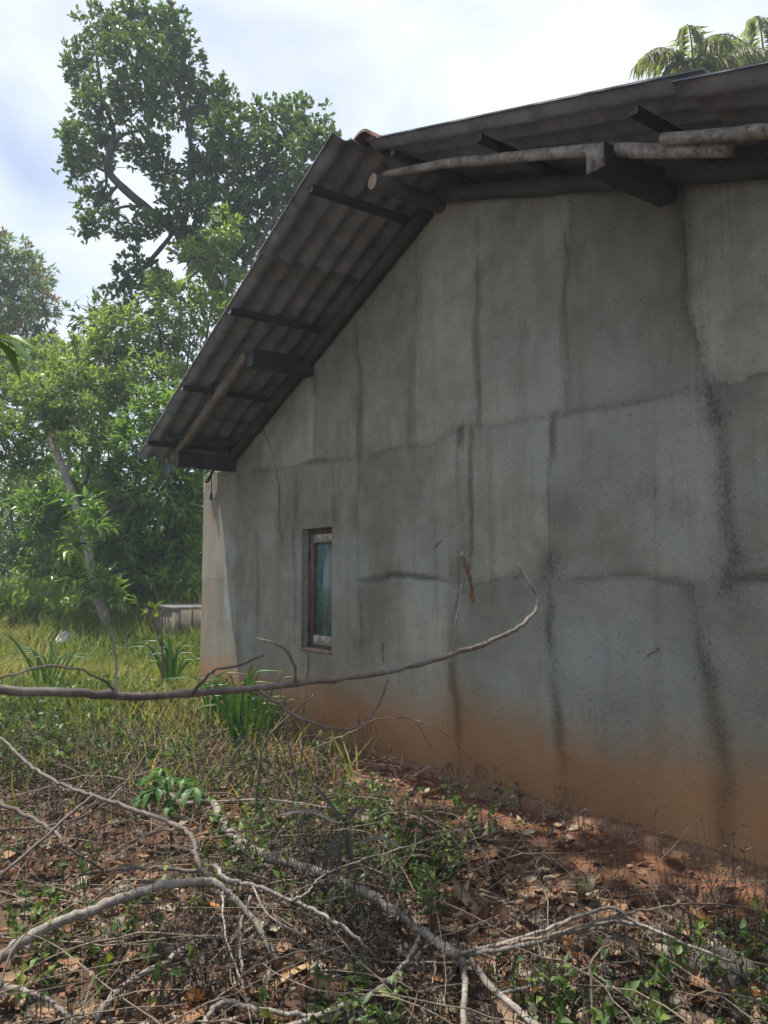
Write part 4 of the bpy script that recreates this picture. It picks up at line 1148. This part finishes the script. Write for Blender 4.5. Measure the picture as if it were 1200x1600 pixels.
fallen("pair of thin sticks lying on bare red soil", [(598, 1262, .03), (660, 1280, .05), (760, 1310, .03)], 0.008, 0.005, M_TWIG,
       twigs=[([(640, 1275, .04), (690, 1290, .05), (740, 1302, .03)], 0.005, 0.003)])

# upright dead stalks in front of the wall
def stalk(label, pts, r0, r1, mat=M_BROWN, twigs=(), name="dead_stalk"):
    base = at(*pts[0]); base[2] = float(gz(base[0], base[1])) - 0.03
    root = empty(name, tuple(base)); wset(root, label, "dead plant", "dead stalks")
    m2 = MB(); tube(m2, [base] + pts_at(pts[1:]), r0, r1, 6, 5, 0.12, 0.2, 0.4, 0.003); m2.build("stem", mat, root, True)
    for (tw, a, b) in twigs:
        m3 = MB(); tube(m3, pts_at(tw), a, b, 5, 4, 0.1, 0.1, 0.4); m3.build("twig", mat, root, True)
    return root
stalk("dark leaning stalk left of the window's foot", [(398, 1290, 4.6), (405, 1200, 4.6), (418, 1155, 4.6), (455, 1115, 4.6), (487, 1090, 4.6)], 0.010, 0.004)
stalk("thin dark stalk bent under the window", [(452, 1260, 4.9), (470, 1190, 4.9), (475, 1130, 4.9), (490, 1085, 4.9)], 0.007, 0.003, twigs=[([(462, 1215, 4.9), (440, 1110, 4.9), (437, 1050, 4.9)], 0.005, 0.003)])
stalk("slender stalk with seed tips against orange wall base", [(905, 1290, 4.35), (903, 1270, 4.35), (897, 1253, 4.35)], 0.004, 0.003, M_TWIG, [([(903, 1275, 4.35), (915, 1265, 4.35), (921, 1275, 4.35)], 0.005, 0.007), ([(900, 1262, 4.35), (897, 1250, 4.35), (893, 1240, 4.35)], 0.005, 0.008)])
stalk("small curled dry stalk on the mud footing", [(1005, 1345, 4.05), (1000, 1318, 4.05), (990, 1298, 4.05), (984, 1310, 4.05)], 0.004, 0.007, M_TWIG)
stalk("thin stalk with one dark leaf bud beside the footing", [(818, 1260, 4.75), (812, 1250, 4.75), (804, 1235, 4.75), (801, 1228, 4.75)], 0.003, 0.006, M_BROWN)

# ------------------------------------------------------------------ dry strap-leaved plant
rt = np.random.default_rng(9)
sp = empty("strap_leaf_plant", tuple(G(540, 1440, 0))); wset(sp, "withered plant with long grey strap leaves among black weeds", "dead plant")
def strap(pts, w0, mat=M_STRAP, rnd=0.5, parent=sp, name="strap_leaf"):
    P = spline(np.array(pts), 7); D = np.gradient(P, axis=0); D /= np.linalg.norm(D, axis=1)[:, None]
    V = []
    n_ = len(P)
    for i in range(n_):
        f = i / (n_ - 1); w_ = w0 * (0.35 + 0.65 * math.sin(math.pi * min(1, f * 0.9 + 0.12))) * (1 - 0.75 * f ** 4)
        view = P[i] - CAM; s_ = np.cross(D[i], UPZ * 0.6 + np.array([0.2, -0.8, 0])); s_ /= np.linalg.norm(s_) + 1e-9
        nn_ = np.cross(s_, D[i])
        V += [P[i] - s_ * w_, P[i] - nn_ * w_ * 0.35, P[i] + s_ * w_]
    Q = []
    for i in range(n_ - 1):
        for j in range(2):
            a = 3 * i + j; Q.append((a, a + 1, a + 4, a + 3))
    m2 = MB(); m2.add(V, None, Q, rnd); return m2.build(name, mat, parent, True)
yS = 3.55
for lst, w_, r_ in [([(540, 1300, yS), (522, 1340, yS), (512, 1400, yS), (500, 1460, yS)], 0.020, 0.6), ([(545, 1300, yS), (548, 1340, yS), (540, 1400, yS), (535, 1440, yS)], 0.018, 0.8),
                 ([(530, 1300, yS), (510, 1340, yS), (505, 1380, yS), (495, 1420, yS)], 0.018, 0.4), ([(528, 1285, yS), (490, 1268, yS), (460, 1268, yS), (432, 1275, yS)], 0.016, 0.9),
                 ([(535, 1282, yS), (515, 1255, yS), (495, 1232, yS), (483, 1222, yS)], 0.016, 0.2), ([(545, 1282, yS), (560, 1262, yS), (575, 1270, yS)], 0.016, 0.0),
                 ([(560, 1315, yS), (600, 1310, yS), (635, 1330, yS)], 0.014, 0.6), ([(535, 1310, yS), (528, 1360, yS), (525, 1420, yS), (528, 1470, yS)], 0.02, 0.3)]:
    strap(pts_at(lst), w_ * 0.62, rnd=r_ * 0.6)
m2 = MB(); b_ = at(540, 1300, yS); g_ = b_.copy(); g_[2] = float(gz(b_[0], b_[1])) - 0.03
tube(m2, [g_, (g_ + b_) / 2 + [0.02, 0, 0], b_], 0.012, 0.010, 6, 4); m2.build("stem", M_DEAD, sp, True)

# ------------------------------------------------------------------ sapling with palmate leaves
b_ = G(268, 1330, 0)
sap = empty("sapling", tuple(b_)); wset(sap, "small green sapling with palmate leaves beside the pale bent branch", "plant")
yC = 4.25
m2 = MB(); tube(m2, [b_ - [0, 0, .03], at(266, 1290, yC), at(262, 1250, yC), at(258, 1215, yC)], 0.006, 0.004, 6, 4); m2.build("stem", M_L_CASSAVA, sap, True)
for (px, py, tx, ty, rr) in [(262, 1222, 238, 1212, .10), (264, 1224, 266, 1214, .09), (265, 1226, 288, 1216, .09), (266, 1228, 302, 1230, .10), (262, 1226, 245, 1230, .11), (260, 1230, 232, 1240, .09), (262, 1240, 268, 1256, .07), (258, 1216, 252, 1200, .06)]:
    h_ = at(tx, ty, yC + rt.uniform(-0.12, 0.12)); m2 = MB()
    tube(m2, [at(px, py, yC), (at(px, py, yC) + h_) / 2 + [0, 0, 0.015], h_], 0.0025, 0.002, 4, 3)
    a0 = rt.uniform(0, 6.28)
    dirs = np.array([[math.cos(a0 + x), math.sin(a0 + x) * 0.9, -0.45] for x in np.linspace(-2.1, 2.1, 6)])
    M_ = frames(dirs, rt, 0.25) * (rr * 1.25 * np.array([.75, .95, 1.05, 1.05, .95, .75]))[:, None, None]
    v_, t_ = leaf_tpl(0.42, 0.25, 0.12, 0.55)
    m2.inst(v_, t_, M_, np.tile(h_, (6, 1)), np.full(6, rt.random()))
    m2.build("leaf", M_L_CASSAVA, sap)

# ------------------------------------------------------------------ tall grass clumps
def clump(label, px, py, y, n, hpx, wpx, w0, seed, mat=M_L_TALLGRASS):
    r_ = np.random.default_rng(seed)
    b = at(px, py, y); b[2] = float(gz(b[0], b[1])) - 0.02
    root = empty("grass_clump", tuple(b)); wset(root, label, "grass clump", "tall grass clumps")
    k = y / 1200
    for i in range(n):
        dx = r_.normal(0, 0.5) * wpx * k; hh = hpx * k * r_.uniform(0.55, 1.05); bend = r_.uniform(0.0, 0.55) * hh
        sx = np.sign(dx) * bend + dx; dy = r_.normal(0, 0.25) * wpx * k
        b2 = b + np.array([r_.normal(0, 0.05), r_.normal(0, 0.05), 0])
        strap([b2, b2 + [dx * 0.3, dy * 0.3, hh * 0.5], b2 + [dx * 0.8, dy * 0.7, hh * 0.88], b2 + [sx, dy, hh * (1 - 0.35 * bend / hh)]], w0 * r_.uniform(0.6, 1.1), mat, r_.random(), root, "blade")
clump("tall broad-bladed grass clump standing before the wall corner", 372, 1190, 6.2, 20, 150, 60, 0.016, 1)
clump("smaller upright grass clump right of the tall one, on red soil", 408, 1165, 6.6, 12, 85, 34, 0.015, 2)
clump("broad-bladed grass clump in front of the cement tank", 268, 1080, 9.6, 12, 95, 44, 0.022, 3)
clump("bright grass tuft in the sunlit grass at the left", 75, 1080, 8.5, 14, 120, 60, 0.013, 4)
clump("grass tuft left of the tall clump by the corner", 338, 1150, 6.9, 12, 110, 50, 0.012, 5)

# leafless sapling by the tank
b_ = at(254, 1075, 9.4); b_[2] = float(gz(b_[0], b_[1])) - 0.02
ts_ = empty("bare_sapling", tuple(b_)); wset(ts_, "thin bare sapling in front of the cement tank", "sapling")
m2 = MB(); tube(m2, [b_, at(254, 1030, 9.4), at(252, 985, 9.4), at(256, 950, 9.4)], 0.017, 0.006, 7, 5); m2.build("stem", M_BROWN, ts_, True)
m2 = MB(); tube(m2, [at(252, 1010, 9.4), at(240, 975, 9.4), at(228, 950, 9.4)], 0.012, 0.006, 5, 4); m2.build("twig", M_BROWN, ts_, True)
m2 = MB(); rosettes(m2, np.array([at(238, 955, 9.4), at(243, 962, 9.4)]), np.array([[0, 0, 1.0], [0.3, 0, 1]]), 6, L_OVA, 0.13, 0.8, rt, np.array([0.9, 1.0])); m2.build("leaves", M_L_WEED, ts_)

# ------------------------------------------------------------------ fallen leaves: 300 as parts of the ground, the rest as litter
def dry_mesh(seed, curl, w):
    r_ = np.random.default_rng(seed)
    nu, nv = 6, 5
    V = []
    for i in range(nu):
        f = i / (nu - 1); hw = w * math.sin(math.pi * (0.06 + 0.90 * f)) ** 0.8
        for j in range(nv):
            s = (j / (nv - 1) - 0.5) * 2
            V.append((s * hw * 0.5 * math.cos(curl * s * 0.6), f - 0.5, curl * 0.22 * s * s * w + 0.16 * curl * (f - 0.5) ** 2 * 2 + r_.normal(0, 0.012)))
    k = np.arange(nu * nv).reshape(nu, nv)
    q = np.stack([k[:-1, :-1], k[:-1, 1:], k[1:, 1:], k[1:, :-1]], -1).reshape(-1, 4)
    return np.array(V), q
DRYV = [dry_mesh(i, c_, w_) for i, (c_, w_) in enumerate([(0.5, 0.5), (1.0, 0.55), (-0.7, 0.5), (1.5, 0.45), (0.2, 0.62), (-1.2, 0.4)])]
dry_me = []
for v_, q_ in DRYV:
    m2 = MB(); m2.add(v_, None, q_); me = m2.mesh("fallen_leaf", True); me.materials.append(M_DRY); dry_me.append(me)
rl_ = np.random.default_rng(31)
cnt = 0; tries = 0
while cnt < 300 and tries < 4000:
    tries += 1
    px, py = rl_.uniform(-20, 1220), 1180 + 430 * rl_.random() ** 0.75
    p = G(px, py, 0.0)
    o_ = float(wall_out(p[0], p[1]))
    if o_ < 0.12 or (o_ < 0.6 and rl_.random() < 0.7): continue
    if px < 560 and rl_.random() < 0.35: continue
    o = bpy.data.objects.new("fallen_leaf", dry_me[rl_.integers(len(dry_me))]); COL.objects.link(o); o.parent = ground
    s_ = rl_.uniform(0.07, 0.15) * (1.25 if px > 560 else 0.95)
    o.location = (p[0], p[1], float(gz(p[0], p[1])) + rl_.uniform(0.008, 0.045))
    o.rotation_euler = (rl_.normal(0, 0.38), rl_.normal(0, 0.38), rl_.uniform(0, 6.28)); o.scale = (s_, s_, s_)
    cnt += 1
m2 = MB()
tl = DRYV[1]; 
for vi in range(6):
    v_, q_ = DRYV[vi]; t_ = np.vstack([q_[:, [0, 1, 2]], q_[:, [0, 2, 3]]])
    n_ = 5200
    x = rl_.uniform(-5, 3.0, n_); y = 1.7 + 7.5 * rl_.random(n_) ** 1.4
    o_ = wall_out(x, y); dens = fbm(x * 1.2 + 5, y * 1.2, 3)
    k = (o_ > 0.1) & (rl_.random(n_) < np.clip((dens - 0.22) * 2.4, 0.1, 1)) & ((o_ > 0.65) | (rl_.random(n_) < 0.35)) & ((y < 7.5) | (rl_.random(n_) < 0.4))
    x, y = x[k], y[k]; n_ = len(x)
    an = rl_.uniform(0, 6.28, n_); d = np.stack([np.cos(an), np.sin(an), rl_.normal(0, 0.3, n_)], -1)
    M_ = frames(d, rl_, 0.9) * rl_.uniform(0.035, 0.10, n_)[:, None, None]
    m2.inst(v_, t_, M_, np.stack([x, y, gz(x, y) + rl_.uniform(0.0, 0.03, n_)], -1), rl_.random(n_) * 0.93)
wset(m2.build("leaf_litter", M_DRYS), "brown leaf litter over the red soil", None, None, "stuff")
for (px, py, nm) in [(322, 1417, "bright orange fallen leaf below the knotted fork"), (318, 1308, "orange fallen leaf beside the pale bent branch")]:
    p = G(px, py, 0.05); m3 = MB(); v_, q_ = DRYV[0]
    m3.add((v_ * 0.115) @ np.array([[0.3, 0.95, 0.1], [0.95, -0.3, 0.05], [0, 0, 1.0]]) + p, None, q_, 0.6)
    wset(m3.build("fallen_leaf", M_ORANGE, None, True), nm, "leaf")

# stones
for (px, py, s_, lb) in [(1130, 1520, 0.11, "rounded grey stone at the bottom right under dead weeds"), (560, 1585, 0.07, "small grey stone at the bottom centre")]:
    p = G(px, py, 0.02); bm = bmesh.new(); bmesh.ops.create_icosphere(bm, subdivisions=3, radius=1)
    for v_ in bm.verts:
        f = 1 + 0.35 * (float(fbm(v_.co.x * 1.5 + 3, v_.co.y * 1.5 + v_.co.z * 1.7, 3)) - 0.45)
        v_.co = Vector((v_.co.x * s_ * f * 1.1, v_.co.y * s_ * f, v_.co.z * s_ * f * 0.72)) + Vector(p)
    for f_ in bm.faces: f_.smooth = True
    me = bpy.data.meshes.new("stone"); bm.to_mesh(me); bm.free(); wset(link("stone", me, M_STONE), lb, "stone")

# ------------------------------------------------------------------ ground cover
def scatter(n, x0, x1, y0, y1, rng, mask, pw=1.4):
    x = rng.uniform(x0, x1, n); y = y0 + (y1 - y0) * rng.random(n) ** pw
    k = rng.random(n) < mask(x, y)
    return x[k], y[k]
rw = np.random.default_rng(41)
# low leafy weeds
def wmask(x, y):
    o = wall_out(x, y)
    m = sstep(0.35, 0.60, fbm(x * 1.5 + 30, y * 1.5 + 4, 3)) * (o > 0.18) * (0.28 + 0.72 * sstep(0.2, 0.9, o))
    return np.clip(m * np.where(x > -0.3, 1.25, 0.42), 0, 1) * (0.45 + 0.55 * sstep(2.1, 3.0, y)) * (1 - 0.4 * (x > 1.0))
x, y = scatter(11000, -4.5, 2.6, 1.8, 9.0, rw, wmask)
m2 = MB()
base = np.stack([x, y, gz(x, y)], -1); hts = rw.uniform(0.05, 0.22, len(x))
for b, h in zip(base, hts):
    lean = rw.normal(0, 0.18, 2) * h
    tube(m2, [b - [0, 0, 0.01], b + [lean[0] * .5, lean[1] * .5, h * 0.55], b + [lean[0], lean[1], h]], 0.0022, 0.0012, 3, 2, 0, rnd=0.3, cap=False)
for lev, nl, sz in ((1.0, 4, 0.042), (0.65, 3, 0.046), (0.35, 2, 0.036)):
    C = base + np.stack([rw.normal(0, 0.012, len(x)), rw.normal(0, 0.012, len(x)), hts * lev], -1)
    rosettes(m2, C, np.tile([0, 0, 0.75], (len(x), 1)), nl, L_OVA, sz, 0.9, rw, 0.15 + 0.65 * rw.random(len(x)))
wset(m2.build("weed_cover", M_L_WEED), "low green weeds among the leaf litter", None, None, "stuff")

# sunlit grass and undergrowth in the clearing
def gmask(x, y):
    o = wall_out(x, y); t = wall_t(x, y)
    inside = (o < 0.12) & (t > -0.35)
    m = (0.10 + 0.90 * sstep(6.6, 8.6, y - 0.25 * x + 1.2 * (fbm(x * 0.8 + 3, y * 0.8, 2) - 0.4))) * sstep(4.4, 6.0, y) * (~inside) * np.clip(0.35 + 1.3 * (fbm(x * 0.7, y * 0.7 + 8, 3) - 0.3), 0.05, 1)
    soil = np.exp(-(((x + 0.9) / 0.9) ** 2 + ((y - 6.8) / 0.9) ** 2))
    zinc = np.exp(-(((x + 5.45) / 0.5) ** 2 + ((y - 12.7) / 0.9) ** 2))
    return m * (1 - 0.85 * soil) * (1 - 0.96 * zinc)
def sector(n, y0, y1, m):
    y = rw.uniform(y0, y1, n); x = rw.uniform(-0.60, 0.06, n) * y - 0.5
    k = rw.random(n) < m(x, y)
    return x[k], y[k]
x, y = sector(150000, 4.3, 19, gmask)
n_ = len(x)
h = rw.uniform(0.10, 0.44, n_) * (1 + 1.5 * sstep(11.5, 15.5, y)) * (0.55 + 0.9 * fbm(x * 0.8 + 60, y * 0.8, 2))
an = rw.uniform(0, 6.28, n_)
d = np.stack([np.cos(an) * 0.5, np.sin(an) * 0.5, np.ones(n_)], -1)
v_ = np.array([(-0.028, 0, 0), (0.028, 0, 0), (-0.022, 0.5, -0.06), (0.022, 0.5, -0.06), (0, 1.0, -0.30)]); t_ = np.array([(0, 1, 3), (0, 3, 2), (2, 3, 4)])
M_ = frames(d, rw, 2.0) * h[:, None, None]
M_[:, :, 0] *= np.maximum(0.75, 0.085 / h)[:, None]
m2 = MB(); m2.inst(v_, t_, M_, np.stack([x, y, gz(x, y) - 0.01], -1), np.clip(0.42 + 0.9 * (fbm(x * 0.6 + 9, y * 0.6, 3) - 0.3) + rw.normal(0, 0.2, n_), 0, 1))
wset(m2.build("grass", M_L_GRASS), "sunlit grass in the clearing", None, None, "stuff")
x, y = sector(16000, 4.6, 18, lambda a, b: gmask(a, b) * sstep(0.36, 0.6, fbm(a * 0.9 + 3, b * 0.9 + 70, 3)))
C = np.stack([x, y, gz(x, y) + rw.uniform(0.03, 0.25, len(x))], -1)
m2 = MB(); rosettes(m2, C, np.tile([0, 0, 0.8], (len(x), 1)), 6, L_OVA, 0.075, 0.9, rw)
wset(m2.build("undergrowth", M_L_WEED), "leafy undergrowth in the clearing", None, None, "stuff")
# bank of tall weeds at the foot of the shrubs
x, y = scatter(4200, -10, -2.2, 13.8, 17.5, rw, lambda a, b: (0.4 + 0.6 * fbm(a, b, 2)) * ~((a > -5.6) & (b < 15.2)), 1.0)
C = np.stack([x, y, gz(x, y) + rw.uniform(0.05, 0.7, len(x))], -1)
m2 = MB(); rosettes(m2, C, np.tile([0, 0, 1.0], (len(x), 1)), 6, L_LAN, 0.22, 0.6, rw)
wset(m2.build("weed_bank", M_L_LIGHT), "tall weeds at the foot of the shrubs", None, None, "stuff")

# black dead weeds: thin stems with short bristles
def dmask(x, y):
    o = wall_out(x, y)
    return (o > 0.3) * sstep(0.30, 0.58, fbm(x * 1.9 + 90, y * 1.9 + 14, 3)) * np.where(y > 7.6, 0.5, 1.0)
x, y = scatter(8000, -4.2, 2.4, 1.8, 8.2, rw, dmask, 1.5)
x2, y2 = scatter(5500, -4.6, -0.3, 4.6, 9.0, rw, lambda a, b: 0.9 * (wall_out(a, b) > 0.5) * sstep(0.25, 0.5, fbm(a * 1.1 + 50, b * 1.1, 3)), 1.0)
x = np.append(x, x2); y = np.append(y, y2)
# thicker knots of black weeds
for (px, py, rr, nn) in [(500, 1400, 0.22, 130), (520, 1500, 0.28, 150), (680, 1360, 0.14, 70), (860, 1560, 0.25, 110), (1100, 1500, 0.14, 60), (1170, 1480, 0.16, 90), (230, 1580, 0.2, 70), (340, 1570, 0.16, 80), (640, 1600, 0.2, 90), (960, 1540, 0.25, 90), (470, 1330, 0.18, 120), (560, 1470, 0.22, 120), (110, 1330, 0.4, 120), (60, 1220, 0.5, 160), (220, 1220, 0.5, 160), (420, 1240, 0.4, 160)]:
    p = G(px, py, 0); x = np.append(x, p[0] + rw.normal(0, rr * 0.6, nn)); y = np.append(y, p[1] + rw.normal(0, rr * 0.6, nn))
m2 = MB()
for a, b in zip(x, y):
    if wall_out(a, b) < 0.2: continue
    hgt = 0.06 + 0.36 * rw.random() ** 1.6; z0 = float(gz(a, b)); ln = rw.normal(0, 0.25, 2) * hgt
    p0 = np.array([a, b, z0 - 0.01]); p2 = p0 + [ln[0], ln[1], hgt]; p1 = (p0 + p2) / 2 + [ln[1] * 0.3, -ln[0] * 0.3, 0]
    S = tube(m2, [p0, p1, p2], rw.uniform(0.0014, 0.003), 0.0008, 3, 3, 0, rnd=rw.random(), cap=False)
    nb_ = 7
    f = rw.uniform(0.25, 1, nb_); pos = p0 + (p2 - p0) * f[:, None]
    dd = rw.normal(0, 1, (nb_, 3)); dd[:, 2] = np.abs(dd[:, 2]) * 0.5
    M_ = frames(dd, rw) * rw.uniform(0.012, 0.035, nb_)[:, None, None]
    M_[:, :, 0] *= 0.8
    m2.inst(L_TIN[0], L_TIN[1], M_, pos, rw.random(nb_))
wset(m2.build("dead_weeds", M_DEAD), "blackened dead weeds standing in the litter", None, None, "stuff")

# scattered small twigs and straw
x, y = scatter(4600, -4.5, 2.6, 1.8, 9.0, rw, lambda a, b: (wall_out(a, b) > 0.12) * 0.6, 1.4)
m2 = MB()
for a, b in zip(x, y):
    L_ = 0.05 + 0.55 * rw.random() ** 2.2; an = rw.uniform(0, 6.28); z0 = float(gz(a, b))
    p0 = np.array([a, b, z0 + rw.uniform(0.0, 0.03)]); p2 = p0 + [math.cos(an) * L_, math.sin(an) * L_, rw.uniform(-0.1, 0.35) * L_]
    tube(m2, [p0, (p0 + p2) / 2 + rw.normal(0, 0.06, 3) * L_, p2], rw.uniform(0.0012, 0.0035), 0.001, 3, 3, 0, rnd=rw.random(), cap=False)
for _k in range(330):
    a, b = rw.uniform(-3.2, 2.2), 2.0 + 4.6 * rw.random() ** 1.3
    if wall_out(a, b) < 0.7: continue
    L_ = rw.uniform(0.35, 1.1); an = rw.uniform(0, 6.28); z0 = float(gz(a, b)); e = np.array([math.cos(an), math.sin(an), 0])
    p0 = np.array([a, b, z0 + rw.uniform(0, 0.10)]); hh = rw.uniform(0.02, 0.22)
    if wall_out(*(p0 + e * L_)[:2]) < 0.3: continue
    pts = [p0, p0 + e * L_ * 0.35 + [0, 0, hh * 0.8], p0 + e * L_ * 0.7 + [rw.normal(0, 0.05), rw.normal(0, 0.05), hh], p0 + e * L_ + [rw.normal(0, 0.08), rw.normal(0, 0.08), hh * rw.uniform(0.1, 1.2)]]
    S = tube(m2, pts, rw.uniform(0.0025, 0.0055), 0.0015, 4, 4, 0.1, 0.2, rw.random(), 0.004, cap=False)
    for _q in range(rw.integers(1, 4)):
        q0 = S[rw.integers(3, len(S) - 2)]; d = e + rw.normal(0, 0.7, 3); d[2] = rw.uniform(-0.1, 0.6); ll = rw.uniform(0.08, 0.3)
        tube(m2, [q0, q0 + d * ll * 0.5 + rw.normal(0, 0.02, 3), q0 + d * ll], 0.002, 0.001, 3, 3, 0, 0, rw.random(), cap=False)
wset(m2.build("twig_litter", M_TWIG), "small dry twigs and straw strewn over the ground", None, None, "stuff")

# ------------------------------------------------------------------ hazy midday air
m_h = bpy.data.materials.new("thin_haze"); m_h.use_nodes = True
nt = m_h.node_tree; nt.nodes.clear()
ho = nt.nodes.new("ShaderNodeOutputMaterial"); hv = nt.nodes.new("ShaderNodeVolumePrincipled")
hv.inputs["Color"].default_value = (0.74, 0.86, 1.0, 1); hv.inputs["Density"].default_value = 0.0022
hv.inputs["Anisotropy"].default_value = 0.2
nt.links.new(hv.outputs["Volume"], ho.inputs["Volume"])
m2 = MB(); box(m2, [(-230, -130, -2), (230, -130, -2), (230, 300, -2), (-230, 300, -2), (-230, -130, 16.5), (230, -130, 16.5), (230, 300, 16.5), (-230, 300, 16.5)])
hz_ = m2.build("haze", m_h); wset(hz_, "thin bluish midday haze in the air", None, None, "stuff")
